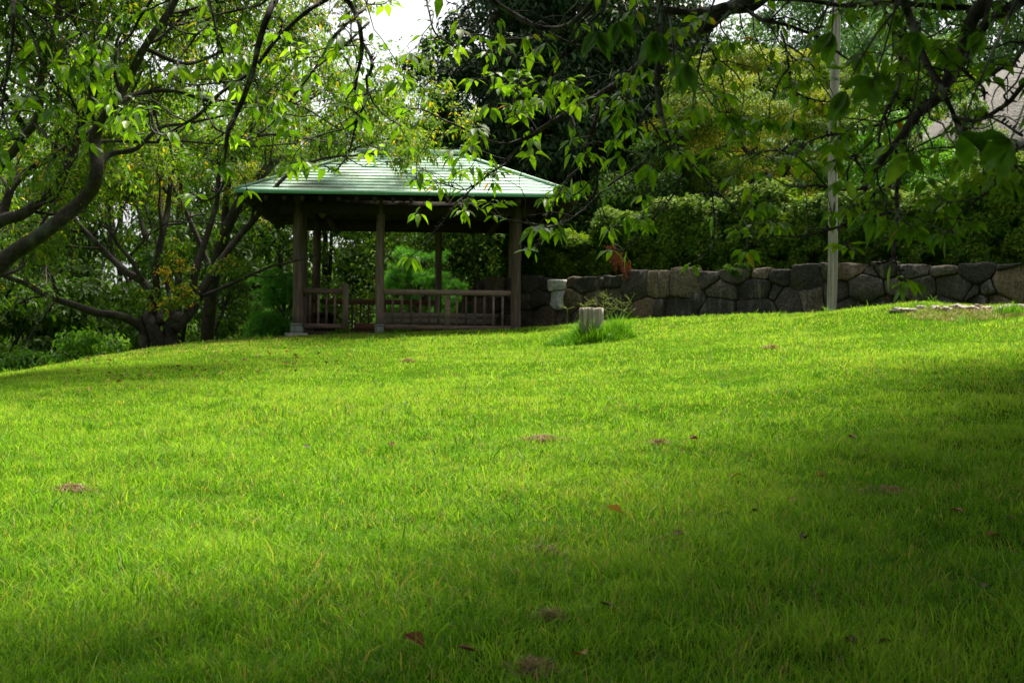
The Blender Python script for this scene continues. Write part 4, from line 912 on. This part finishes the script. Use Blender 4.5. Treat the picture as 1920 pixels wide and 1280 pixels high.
# many stemmed cherry
o = np.array([*at(297, 645, 25.2)[:2], 0]); o[2] = float(gz(o[0], o[1])); eB = empty('cherry_tree', o, 'many stemmed old cherry spreading from a low bole left of the shelter', 'tree')
print('B', o)
bk = M(); LB = []; K = 3.368
def b7(l): return [(a / K, 380 + b / K) for a, b in l]
for lst, r0, r1, dY in [
    ([(300, 668), (297, 640), (285, 610), (279, 590)], .17, .12, 0), ([(318, 668), (316, 640), (322, 610), (335, 592)], .19, .14, 0), ([(272, 664), (272, 640), (270, 612), (268, 590)], .12, .09, 0),
    (b7([(940, 850), (870, 770), (760, 715), (600, 690), (450, 640), (300, 590), (180, 520), (50, 470), (-60, 420)]), .11, .04, -1.5),
    (b7([(1000, 720), (960, 590), (900, 500), (800, 440), (700, 350), (600, 250), (500, 140), (400, 20), (330, -120)]), .10, .05, .5),
    (b7([(900, 500), (850, 400), (810, 340), (750, 270), (700, 190), (650, 80), (600, 0), (560, -150)]), .06, .025, -.5),
    (b7([(820, 340), (880, 270), (930, 220), (970, 150)]), .035, .02, 0), (b7([(970, 190), (1070, 120), (1200, 125), (1430, 130)]), .025, .01, -.5),
    (b7([(1100, 800), (1200, 690), (1270, 560), (1340, 450), (1420, 330), (1530, 190), (1620, 90), (1700, -60)]), .13, .05, 1),
    (b7([(1180, 720), (1220, 560), (1230, 430), (1280, 290), (1340, 100), (1370, 0), (1390, -200), (1480, -380)]), .10, .04, .8),
    (b7([(1010, 760), (1000, 640), (985, 400), (1030, 180), (1060, 30), (1080, -150), (1120, -350)]), .10, .04, .6),
    (b7([(1280, 590), (1400, 540), (1580, 460), (1720, 400), (1840, 375), (2000, 330)]), .045, .015, .5), (b7([(1590, 455), (1680, 470), (1780, 460)]), .02, .01, .1),
    (b7([(920, 230), (890, 100), (860, -50), (900, -220), (980, -380)]), .06, .03, 1.2),
    (b7([(1700, -60), (1850, -200), (2050, -280), (2300, -300)]), .05, .015, .5), (b7([(1480, -380), (1700, -430), (1950, -400), (2200, -360)]), .04, .012, 0),
    (b7([(300, 590), (200, 600), (80, 660), (0, 740)]), .025, .01, -.4), (b7([(340, 625), (250, 760), (140, 900)]), .025, .01, -.4),
    (b7([(620, 290), (480, 280), (330, 250), (200, 180)]), .03, .012, -.5), (b7([(860, -50), (700, -200), (500, -300), (300, -330)]), .04, .015, .5)]:
    P = PL(lst, 25.2, dY=dY, rng=ra, jit=.1) - o; LB.append(limb(bk, P, r0 * (.8 if len(LB) > 2 else .92), r1 * .85, seed=len(LB) + 20))
bk.build('trunk', G['bark'], eB, smooth_=True)
up_ = lambda q: q[2] > 1.2 and bool(clearroof((q + o)[None])[0])
tw = M(); l1 = spawn(tw, LB[3:], ra, 1.9, (.8, 2.0), .9, .028, k=5, n=6, up=.08, nmax=10, t0=.3, cond=up_); l2 = spawn(tw, l1, ra, 3.5, (.4, 1.0), .8, .012, k=4, n=4, nmax=6, t0=.1, cond=up_); l3 = spawn(tw, l2, ra, 5, (.2, .5), .8, .006, k=3, n=3, nmax=4, t0=.1, up=-.05)
tw.build('twigs', G['bark'], eB)
mm = M(); lv = [q for q in l3 + l2 if q[0][0][2] > 3.0 or ra.random() < .25]
twigleaves(mm, lv, ra, 36, .078, yel=.05, off=.2, base=.5, var=.3, keep=lambda P: clearroof(P + o))
for q in b7([(880, 620), (1000, 610), (1100, 640), (1150, 620), (1400, 420), (1480, 430), (1080, 400), (1130, 300), (1190, 480)]):   # yellowing sprays low in the fork
    c = at(q[0], q[1], 25.0) - o; cloud(mm, [c + rdir(ra, 1)[0]*.2 for _ in range(5)], .16, 26, .08, ra, base=.72, var=.25, up=.6)
mm.build('crown', G['cherry_far'], eB); print('B', len(l1), len(l2), len(l3))
# cherry crown reaching over the shelter roof
o = np.array([-6.6, 30.8, float(gz(-6.6, 30.8))]); eC = empty('cherry_tree', o, 'yellowing cherry whose crown droops over the left part of the shelter roof', 'tree')
bk = M(); LC = []
for lst, r0, r1, dY in [([(385, 700), (395, 560), (420, 440), (470, 350), (540, 280), (600, 230), (680, 200), (740, 215)], .16, .03, -3), ([(420, 440), (430, 330), (470, 220), (520, 110), (560, 20)], .09, .02, -1), ([(470, 350), (560, 330), (640, 290), (720, 262), (775, 270)], .06, .012, -3.4),
                        ([(540, 280), (560, 210), (610, 170), (650, 180)], .05, .012, -1), ([(470, 220), (400, 130), (330, 60)], .05, .015, .5), ([(600, 230), (650, 255), (700, 275), (760, 300)], .03, .01, -3), ([(400, 520), (350, 400), (300, 300), (260, 200)], .07, .02, 0)]:
    Y0 = 30.8 if lst[0] == (385, 700) else {(420, 440): 30, (470, 350): 29.6, (540, 280): 29, (470, 220): 29.6, (600, 230): 28.6, (400, 520): 30.5}[lst[0]]
    P = PL(lst, Y0, dY=dY if Y0 > 30.7 else dY * .6, rng=ra, jit=.1) - o; LC.append(limb(bk, P, r0, r1, seed=len(LC) + 50))
bk.build('trunk', G['bark'], eC, smooth_=True)
def notin(P):
    W = P + o; lx = W[:, 0] + 3.93; ly = W[:, 1] - 26
    zr_ = 2.2 + 2.5 + np.clip(np.minimum((ly + 1) * .41, (4.2 - ly) * .41), 0, 1.06)
    return ~((lx > -1.1) & (lx < 5.2) & (ly > -1.1) & (ly < 4.4) & (W[:, 2] < zr_ + .03))
cC = lambda q: bool(notin(q[None])[0])
tw = M(); l1 = spawn(tw, LC, ra, 1.9, (.6, 1.6), .9, .02, k=5, n=5, up=.08, nmax=9, t0=.35, cond=cC); l2 = spawn(tw, l1, ra, 3.5, (.4, .9), .8, .01, k=4, n=4, nmax=5, t0=.1, cond=cC); l3 = spawn(tw, l2, ra, 5, (.2, .5), .8, .006, k=3, n=3, nmax=4, t0=.1, up=-.05, cond=cC)
tw.build('twigs', G['bark'], eC); mm = M(); twigleaves(mm, l3 + l2, ra, 28, .085, yel=.16, off=.10, base=.6, var=.25, keep=notin); mm.build('crown', G['cherry_far'], eC)

# ------------------------------------------------------------------ near cherries (branches hang into the view)
rn = np.random.default_rng(31); K = 1905 / 640
def z1(l, Y, dY=0, ox=0, oy=0, jit=.12): return PL(l, Y, K, ox, oy, dY, jit, rn)
def near_tree(label, base, trunk_pts, traced, rng, side_=0, leafL=.105):
    e = empty('cherry_tree', base, label, 'tree'); ob = np.array(base); tk = M()
    for P, r0, r1 in trunk_pts: limb(tk, catmull(P, 6) - ob, r0, r1, 10, seed=int(r0*100))
    tk.build('trunk', G['bark'], e, smooth_=True)
    tws = M(); lf = M(); pr = []
    for (P, r0, r1) in traced:
        P = P - ob; P = P + .012 * np.stack([vnoise(P[:,0]*6, P[:,2]*6, s=61), vnoise(P[:,1]*6, P[:,2]*6, s=62), vnoise(P[:,0]*6, P[:,1]*6+P[:,2]*5, s=63)], 1)
        r = np.linspace(r0, r1, len(P)); mb = M(); mb.tube(P, r, 8 if r0 > .012 else 6, .5, wob=.25, seed=len(pr)); mb.build('branch', G['bark_near'], e, smooth_=True); pr.append((P, r))
        # spur knots along the branch
        for k in range(int(len(P) * .8)):
            i = rng.integers(1, len(P)-1); d = side(rng, unit((P[i+1]-P[i-1])[None])[0], 1.3); tws.tube([P[i], P[i] + d*(r[i] + .008), P[i] + d*(r[i]+.014)], [r[i]*.5+.001, .0035, .002], 5, .5)
    inv_ = lambda q: proj(q + ob)[1] < 440
    t1 = spawn(tws, pr, rng, SP_[0], (.12, .5), .9, .0042, k=5, n=6, up=.04, nmax=SP_[1], t0=.05, wig=.25, grav=.35, cond=inv_)
    t2 = spawn(tws, t1, rng, 3.0, (.06, .2), .9, .003, k=4, n=4, up=.05, nmax=3, t0=.3, wig=.25, cond=inv_)
    whorls = [q[0] for q in t1 if rng.random() < .85] + [q[0] for q in t2 if rng.random() < .8] + [P for P, r in pr if r[-1] < .006]
    def clear_(Q):
        x, y = proj(Q[-1] + ob)
        return not ((x > 1770 and 150 < y < 300 and rng.random() < .75) or (1380 < x < 1520 and 5 < y < 70) or (700 < x < 790 and y < 130 and rng.random() < .8))
    whorls = [Q for Q in whorls if clear_(Q)]
    P_, D_, N_, L_, V_ = [], [], [], [], []
    for Q in whorls:
        n = int(rng.integers(4, 9)); T = unit((Q[-1] - Q[-2])[None])[0]; bs = rng.uniform(-.25, .25); sz = rng.uniform(.75, 1.15)
        for j in range(n):
            a_ = 2*np.pi*(j + rng.uniform(-.3, .3))/n; d = np.array([math.cos(a_), math.sin(a_), 0]) + T * .5 + np.array([0, 0, -.15 - .55 * rng.random()]); P_.append(Q[-1] - T * rng.uniform(0, .03)); D_.append(d)
            N_.append(np.array([0, 0, 1.]) + rng.standard_normal(3) * .35); L_.append(leafL * sz * rng.uniform(.7, 1.15)); V_.append(.42 + bs + .15 * rng.standard_normal())
        for j in range(int(rng.integers(0, 4))):
            i = int(rng.integers(1, len(Q) - 1)); d = side(rng, unit((Q[i+1]-Q[i])[None])[0], 1.0) + [0, 0, -.25]; P_.append(Q[i]); D_.append(d); N_.append(np.array([0, 0, 1.]) + rng.standard_normal(3)*.4); L_.append(leafL*rng.uniform(.6, 1.05)); V_.append(.45 + bs)
    P_, D_, N_, L_, V_ = map(np.array, (P_, D_, N_, L_, V_)); D_ = unit(D_)
    V_ = np.clip(V_, 0, .93); V_ = np.where(rng.random(len(V_)) < .018, rng.uniform(.95, 1, len(V_)), V_)
    # petiole offset
    pet = P_ + D_ * .018
    for a, b in zip(P_, pet): tws.tube([a, b], [.0013, .001], 3, .5, cap=False)
    leaves(lf, pet, D_, N_, L_, L_ * .5, V_, hi=True, droop=rng.uniform(.02, .5, len(L_)), fold=rng.uniform(.05, .3, (len(L_), 1)))
    return e, ob, tws, lf
def shade_canopy(lf, tws, ob, rng, centres, rad, per):  # leaf clusters kept out of view, added to shade lawn and near leaves
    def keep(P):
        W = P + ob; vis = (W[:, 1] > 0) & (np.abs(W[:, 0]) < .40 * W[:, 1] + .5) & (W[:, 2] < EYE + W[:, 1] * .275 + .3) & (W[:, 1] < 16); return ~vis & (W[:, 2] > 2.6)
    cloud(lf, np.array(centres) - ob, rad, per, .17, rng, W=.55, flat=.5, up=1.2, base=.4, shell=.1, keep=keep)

SP_ = (2.0, 4)
L_tr = [
 (z1([(60, -60), (130, 30), (270, 150), (440, 290)], 6.2), .009, .003), (z1([(75, -80), (72, 60), (70, 200), (20, 480), (10, 640), (60, 750), (110, 780), (140, 765)], 5.6), .008, .0025), (z1([(20, 640), (80, 620), (105, 580)], 5.6), .004, .002),
 (z1([(60, -40), (90, 60), (170, 190), (240, 330), (290, 440), (330, 510), (330, 580)], 5.8), .006, .0025), (z1([(200, -20), (250, 10), (350, 70), (460, 110), (600, 130)], 6.6), .006, .0025),
 (z1([(860, -60), (850, 0), (780, 110), (720, 200), (660, 270), (655, 330), (670, 375)], 6.0), .008, .003), (z1([(1080, -50), (950, 0), (830, 55)], 6.0), .006, .003),
 (z1([(1130, -60), (1150, 0), (1190, 110), (1220, 230), (1250, 330)], 6.2), .011, .004), (z1([(1170, 120), (1090, 220), (1010, 320), (985, 370)], 6.2), .005, .0025),
 (z1([(1560, -80), (1530, 0), (1480, 120), (1440, 250), (1400, 400), (1330, 600), (1270, 750), (1250, 900), (1260, 1000), (1210, 1080), (1130, 1110), (1060, 1060)], 6.3), .018, .003),
 (z1([(1900, -60), (1810, 0), (1700, 60), (1560, 200), (1460, 330), (1330, 450), (1200, 550), (1080, 650), (960, 725), (890, 745), (840, 690), (825, 580)], 6.6), .013, .003),
 (z1([(2040, 40), (1905, 160), (1840, 240), (1760, 380), (1620, 560), (1480, 710), (1380, 775), (1290, 770)], 6.8), .009, .003), (z1([(2060, 120), (1905, 265), (1800, 350), (1740, 400)], 6.8), .007, .003),
 (z1([(860, 310), (900, 380), (980, 440), (1100, 480), (1250, 470), (1330, 450)], 6.4), .0035, .005), (z1([(1200, 100), (1330, 60), (1450, 20), (1500, -30)], 6.2), .005, .006), (z1([(945, 80), (980, 150), (1060, 190), (1180, 200)], 6.2), .003, .005),
 (z1([(1120, 560), (1140, 640), (1190, 720), (1270, 760)], 6.3), .003, .005), (z1([(1160, 830), (1170, 880), (1210, 910), (1250, 905)], 6.3), .003, .004), (z1([(1400, 410), (1430, 480), (1425, 590)], 6.5), .004, .002),
 (z1([(1550, 470), (1520, 540), (1520, 610)], 6.7), .003, .002), (z1([(1480, 100), (1560, 100), (1570, 150), (1550, 190)], 6.5), .003, .004), (z1([(420, 20), (430, 80), (380, 170), (430, 260)], 6.6), .004, .002),
 (z1([(640, 90), (600, 170), (560, 240)], 6.4), .004, .002), (z1([(1160, 620), (1110, 560), (1120, 500)], 6.4), .003, .002), (z1([(160, 60), (250, 130), (260, 190), (200, 240)], 6.0), .004, .002), (z1([(0, 365), (80, 350), (130, 340)], 5.6), .004, .002),
 (z1([(-20, -60), (30, 0), (80, 80), (100, 200), (110, 330), (80, 490)], 6.6, 0, 640), .014, .008), (z1([(108, 250), (170, 320), (180, 380), (150, 430), (150, 520), (110, 620), (70, 720), (40, 840), (0, 910), (-45, 945), (-105, 905)], 6.6, 0, 640), .009, .003),
 (z1([(85, 220), (30, 250), (-40, 280)], 6.6, 0, 640), .005, .003), (z1([(20, 530), (50, 600), (100, 650)], 6.6, 0, 640), .003, .005), (z1([(120, -30), (150, 20), (230, 30), (270, 10)], 6.6, 0, 640), .004, .002), (z1([(-20, 150), (60, 120), (80, 90)], 6.6, 0, 640), .003, .005)]
gl = float(gz(-5.2, 4.5))
LT = [([(-5.2, 4.5, gl - .3), (-5.1, 4.6, gl + 1.2), (-4.6, 4.8, 2.9)], .24, .2), ([(-4.6, 4.8, 2.9), (-3.6, 5.4, 3.9), (-2.2, 6.1, 4.3), (-.3, 6.5, 4.2), (.3, 6.6, 4.0)], .16, .04), ([(-4.6, 4.8, 2.9), (-3.4, 5.2, 3.35), (-2.5, 5.6, 3.45), (-1.4, 6.0, 3.6)], .10, .03),
      ([(-4.6, 4.8, 2.9), (-5, 5.6, 4.5), (-5.6, 6.5, 6.5)], .14, .04), ([(-4.6, 4.8, 2.9), (-4.4, 3.5, 4.5), (-4, 2, 6)], .13, .04), ([(-.3, 6.5, 4.2), (-.9, 6.6, 3.9), (-.7, 6.6, 3.4)], .03, .015), ([(-2.2, 6.1, 4.3), (-1.9, 6.2, 3.7), (-1.85, 6.2, 3.3)], .03, .01)]
eL, ob, tws, lf = near_tree('near cherry whose fine dark twigs and leaves hang into the upper left of the view', (-5.2, 4.5, gl), LT, L_tr, rn, leafL=.069)
shade_canopy(lf, tws, ob, rn, [(rn.uniform(-7.5, -2.4), rn.uniform(3, 9), rn.uniform(5.2, 7.2)) for _ in range(10)] + [(rn.uniform(-3.2, -.1), rn.uniform(5.9, 6.9), rn.uniform(4.3, 4.9)) for _ in range(19)], .75, 110)  # unseen clusters added above the view to shade the near leaves
tws.build('twigs', G['bark_near'], eL); lf.build('crown', G['cherry_near'], eL)

def z3(l, Y, dY=0): return z1(l, Y, dY, 640, 0)
def z4(l, Y, dY=0): return z1(l, Y, dY, 1280, 0)
SP_ = (5.6, 12)
R_tr = [
 (z4([(560, -140), (380, 0), (260, 40), (130, 140), (0, 210), (-110, 290), (-255, 370), (-345, 450), (-465, 540), (-605, 620), (-725, 680), (-845, 745), (-975, 800)], 6.6, .6), .045, .008),
 (z4([(-160, 40), (0, 50), (100, 70), (240, 35)], 6.3), .014, .022), (z3([(930, 800), (800, 770), (690, 735), (560, 670), (450, 610), (340, 600)], 7.2), .007, .003), (z3([(1000, 810), (930, 890), (840, 960), (720, 1060), (640, 1140), (530, 1275), (440, 1380), (370, 1440)], 7.1), .006, .0025), (z3([(980, 830), (900, 900), (790, 1000), (700, 1050), (600, 1035), (470, 1020), (400, 1000)], 7.1), .006, .002),
 (z3([(760, 1090), (640, 1130), (560, 1080), (510, 1020)], 7.1), .004, .002), (z3([(850, -60), (850, 0), (960, 80), (1100, 160), (1240, 150), (1330, 90), (1400, 20), (1440, -90)], 6.2), .011, .013), (z3([(1450, 560), (1420, 700), (1380, 800), (1370, 880), (1420, 950), (1430, 1050), (1380, 1130), (1300, 1180), (1180, 1260), (1000, 1250), (900, 1210), (840, 1130)], 6.9), .012, .0025),
 (z3([(490, -60), (490, 0), (500, 150), (540, 210), (620, 250)], 6.8), .006, .003), (z3([(690, 185), (860, 210), (1000, 215), (1120, 205), (1240, 150)], 6.5), .003, .008), (z3([(1905, 770), (1750, 820), (1680, 900), (1600, 960), (1480, 1050), (1380, 1150), (1260, 1220), (1150, 1275), (1060, 1262)], 6.4), .007, .003),
 (z3([(1340, 940), (1270, 1000), (1210, 1100), (1150, 1180), (1100, 1260), (1100, 1340), (1060, 1400), (1010, 1370)], 6.6), .004, .0025), (z3([(1905, 960), (1850, 1090), (1780, 1180), (1700, 1270), (1600, 1380), (1500, 1400)], 6.3), .005, .002), (z3([(1760, -60), (1780, 150), (1770, 400), (1780, 600), (1800, 700), (1830, 790), (1890, 850)], 5.8), .018, .003),
 (z3([(1560, 450), (1620, 560), (1700, 640), (1760, 740), (1860, 900)], 6.2), .008, .003), (z3([(870, 50), (880, 90), (790, 200)], 6.2), .006, .003), (z3([(740, 0), (660, 90), (650, 160)], 6.3), .004, .002), (z3([(1140, 180), (1300, 250), (1450, 290), (1580, 420)], 6.3), .006, .003),
 (z3([(1290, 650), (1330, 760), (1370, 850)], 6.8), .005, .003), (z3([(840, 90), (800, 240), (850, 420), (830, 600)], 6.4), .004, .002), (z3([(1060, 745), (980, 650), (960, 520), (1010, 420)], 7.0), .005, .002), (z3([(1180, 680), (1140, 560), (1040, 480), (930, 470)], 7.0), .005, .002), (z3([(940, 790), (920, 660), (890, 540), (910, 460)], 7.2), .005, .002),
 (z4([(300, 20), (350, 40), (450, 110), (560, 140), (660, 180), (780, 240), (880, 300), (960, 350), (975, 400)], 5.6), .010, .003), (z4([(540, 180), (565, 260), (580, 400), (590, 480), (650, 530), (740, 550), (850, 560)], 5.6), .006, .0025), (z4([(500, 5), (830, 20), (1000, 20), (1300, 40), (1600, 45), (1760, 30)], 5.2), .007, .012),
 (z4([(1730, -100), (1690, 0), (1600, 130), (1540, 280), (1480, 430), (1400, 550), (1280, 660), (1190, 790), (1110, 880), (1060, 980), (1030, 1050)], 4.9), .028, .009), (z4([(1960, -80), (1870, 10), (1720, 100), (1620, 230), (1540, 370), (1450, 500)], 5.1), .024, .014),
 (z4([(1200, -90), (1220, 0), (1260, 100), (1330, 270), (1400, 420), (1460, 560), (1520, 680), (1560, 830), (1560, 880)], 4.6), .018, .004), (z4([(1490, 640), (1600, 670), (1700, 650), (1800, 590), (1905, 480), (1990, 380)], 4.5), .006, .008),
 (z4([(1250, 140), (1220, 300), (1200, 480), (1130, 620), (1090, 700), (1080, 800), (1110, 880)], 4.9), .008, .003), (z4([(1220, 760), (1220, 900), (1200, 1050), (1200, 1200), (1185, 1300), (1175, 1430)], 5.0), .008, .0065), (z4([(1390, 560), (1260, 640), (1100, 690), (880, 740), (760, 760), (640, 830)], 5.1), .009, .003),
 (z4([(1030, 1055), (900, 1060), (760, 1030), (600, 1030), (450, 950)], 5.2), .006, .0025), (z4([(140, 200), (150, 240), (210, 380), (240, 500), (240, 590), (290, 640), (370, 655)], 6.2), .005, .002), (z4([(-60, 390), (0, 410), (100, 470), (240, 510)], 6.2), .004, .002),
 (z4([(270, 60), (170, 160), (120, 300), (80, 480), (60, 600)], 6.0), .007, .003), (z4([(-40, 850), (0, 890), (80, 950), (150, 1030), (220, 1090), (300, 1170), (380, 1275), (400, 1330), (330, 1400)], 6.2), .005, .002), (z4([(150, 1040), (170, 1150), (180, 1270), (140, 1400), (50, 1480)], 6.2), .004, .002),
 (z4([(1750, 980), (1740, 1050), (1650, 1130), (1560, 1200), (1510, 1270), (1470, 1300)], 4.4), .004, .002), (z4([(680, 1290), (830, 1275), (940, 1240), (1080, 1210), (1180, 1180)], 5.1), .003, .006), (z4([(380, 1350), (500, 1310), (640, 1310), (800, 1290), (960, 1230), (1050, 1170)], 5.3), .002, .006),
 (z4([(1290, 100), (1370, 230), (1500, 330), (1600, 420), (1680, 490), (1695, 560)], 4.7), .009, .004), (z4([(1990, 180), (1905, 250), (1850, 350), (1750, 400), (1700, 420)], 4.6), .007, .004), (z4([(1190, 1430), (1120, 1470), (1040, 1460), (980, 1400), (900, 1350)], 5.0), .005, .002), (z4([(1180, 1420), (1200, 1500), (1265, 1570)], 5.0), .004, .002),
 (z4([(1520, 700), (1600, 760), (1680, 830)], 4.5), .008, .004), (z4([(1480, 430), (1380, 390), (1290, 330), (1230, 350)], 5.0), .006, .003), (z4([(1400, 550), (1300, 560), (1230, 540), (1180, 500)], 4.9), .005, .003), (z4([(1110, 40), (1130, 110), (1170, 180), (1200, 200)], 5.2), .004, .003), (z4([(1690, 640), (1800, 700), (1905, 760)], 4.4), .003, .005),
 (z4([(780, 60), (760, 140), (700, 200)], 5.4), .004, .002), (z4([(1920, 810), (1840, 850), (1780, 900)], 4.4), .005, .003), (z4([(1030, 980), (960, 900), (890, 870)], 5.1), .004, .002)]
gr_ = float(gz(4.9, 3.2))
RT = [([(4.9, 3.2, gr_ - .3), (4.8, 3.3, gr_ + 1.1), (4.3, 3.6, 2.7), (3.9, 3.9, 3.2)], .27, .2), ([(3.9, 3.9, 3.2), (3.2, 4.6, 3.4), (2.4, 5.6, 3.5), tuple(at(1420, -15, 6.5) + [.1, 0, .05])], .13, .045), ([(3.9, 3.9, 3.2), (2.9, 4.3, 3.0), tuple(at(1280 + 1730/K, -100/K, 4.9))], .10, .03), ([(3.9, 3.9, 3.2), (3.0, 4.4, 3.1), tuple(at(1280 + 1960/K, -80/K, 5.1))], .09, .026),
      ([(3.9, 3.9, 3.2), (2.6, 4.2, 3.3), (1.8, 4.5, 3.0), tuple(at(1280 + 1200/K, -90/K, 4.6))], .07, .02), ([(3.9, 3.9, 3.2), (3.6, 3.2, 4.6), (2.6, 1.6, 6)], .16, .05), ([(3.9, 3.9, 3.2), (4.8, 5, 4.6), (5.2, 6.4, 6.2)], .15, .05), ([(2.4, 5.6, 3.5), (1.6, 6.0, 3.6), (.6, 6.3, 3.7), (-.2, 6.6, 3.7)], .05, .015), ([(3.2, 4.6, 3.4), (1.8, 4.6, 4.6), (.5, 4.2, 5.4), (-.8, 3.6, 6)], .09, .03),
      ([(4.3, 3.6, 2.7), (3.2, 3.8, 2.4), tuple(at(1990, 60, 4.4))], .06, .012)]
eR, ob, tws, lf = near_tree('near cherry whose thick branches and dense leaves hang into the upper right of the view', (4.9, 3.2, gr_), RT, R_tr, rn, leafL=.069)
# close big leaves
def spray(px, py, Y, n, L, ang0, rv, rng):
    c = at(px, py, Y) - ob; P = []; D = []; N_ = []
    for j in range(n):
        a = ang0 + rng.uniform(-.9, .9); d = np.array([math.cos(a), rng.uniform(-.4, .4), math.sin(a)]); P.append(c); D.append(d); N_.append([rng.uniform(-.4, .4), -.8, .8])
    leaves(lf, np.array(P), np.array(D), np.array(N_), L * rng.uniform(.8, 1.1, n), L * .5, np.clip(rv + .08*rng.standard_normal(n), 0, .8), hi=True, droop=.15, fold=.15)
    Q = path(rng, c, np.array([.25, .1, .9]), .45, 5, .12, .05); tws.tube(Q, np.linspace(.002, .005, 6), 5, .5)
for (a, b, Y_, n, L_, an, rv) in [(1895, 262, 3.3, 4, .105, -2.5, .15), (1800, 250, 3.4, 3, .11, -.6, .15), (1640, 150, 3.7, 5, .12, -2.5, .15), (1585, 170, 3.8, 4, .11, -1.8, .2), (1560, 60, 4.2, 5, .11, -2, .2), (1160, 40, 4.2, 6, .11, -1.5, .1), (1230, 60, 4.0, 6, .12, -1.8, .08), (1120, 60, 4.3, 5, .11, -1.4, .12), (1290, 120, 4.3, 5, .11, -1.8, .1),
                              (1720, 60, 4.2, 5, .1, -1.7, .25), (1840, 60, 4.0, 4, .1, -1.9, .3)]:
    spray(a, b, Y_, n, L_ if Y_ < 3.5 else L_ * .78, an, rv, rn)
for (a, b, Y_, L_, an) in [(1702, 285, 4.3, .115, -1.5), (1812, 130, 4.3, .07, -1.4), (1250, 195, 5.5, .06, -1.5), (1535, 62, 4.8, .06, -2.5), (1015, 182, 6.2, .06, -.4), (1500, 120, 5, .05, -2)]:
    spray(a, b, Y_, 1, L_, an, .97, rn)
cc = []
while len(cc) < CAN_N:   # unseen crown overhead, its spread and thinning edge shaped to shade the lawn
    x, y = rn.uniform(-4, 11), rn.uniform(-4, 16.5); z = rn.uniform(4.3, 7) + .16 * max(y, 0)
    d_ = (7.9 + (x - .4) * (2.1 if x > .4 else 2.3)) - y
    if d_ > 0 and rn.random() < .12 + .36 * d_: cc.append((x, y, z))
up2 = M(); shade_canopy(up2, tws, ob, rn, cc, .9, CAN_P); up2.build('shade_crown', G['upper'], eR)
tws.build('twigs', G['bark_near'], eR); lf.build('crown', G['cherry_near'], eR)

# ------------------------------------------------------------------ light, sky, camera
SUN_EL, SUN_AZ = R(67), R(20)      # azimuth clockwise from +Y: high, beyond the shelter, a little to the right
w = bpy.data.worlds.new('World'); SC.world = w; w.use_nodes = True; N = w.node_tree.nodes; Lk = w.node_tree.links
bg = N['Background']; sky = N.new('ShaderNodeTexSky'); sky.sky_type = 'NISHITA'; sky.sun_disc = False; sky.sun_elevation = SUN_EL; sky.sun_rotation = SUN_AZ; sky.dust_density = 4; sky.air_density = 1
hs = N.new('ShaderNodeHueSaturation'); hs.inputs['Saturation'].default_value = .16; hs.inputs['Value'].default_value = 1.45
Lk.new(sky.outputs[0], hs.inputs['Color']); Lk.new(hs.outputs[0], bg.inputs[0]); bg.inputs[1].default_value = SKY_S
ld = bpy.data.lights.new('sun', 'SUN'); ld.energy = SUN_S; ld.angle = R(20); ld.color = (1, .91, .74); lo_ = bpy.data.objects.new('sun', ld); COL.objects.link(lo_)
d = Vector((math.sin(SUN_AZ)*math.cos(SUN_EL), math.cos(SUN_AZ)*math.cos(SUN_EL), math.sin(SUN_EL))); lo_.rotation_euler = d.to_track_quat('Z', 'Y').to_euler(); lo_.location = (0, 0, 30)
cd = bpy.data.cameras.new('camera'); cd.lens = 50; cd.sensor_width = 36; cd.clip_end = 2000; cd.clip_start = .05
cd.dof.use_dof = True; cd.dof.focus_distance = 9; cd.dof.aperture_fstop = 7.1
co = bpy.data.objects.new('camera', cd); COL.objects.link(co); co.matrix_world = Matrix.Translation((0, 0, EYE)) @ CAMROT.to_4x4(); SC.camera = co
SC.view_settings.view_transform = 'Standard'; SC.view_settings.look = 'None'; SC.view_settings.exposure = EXPO; SC.view_settings.gamma = 1
SC.render.engine = 'CYCLES'; SC.cycles.max_bounces = 8; SC.cycles.diffuse_bounces = 4; SC.cycles.transmission_bounces = 4; SC.cycles.glossy_bounces = 2; SC.cycles.use_denoising = True
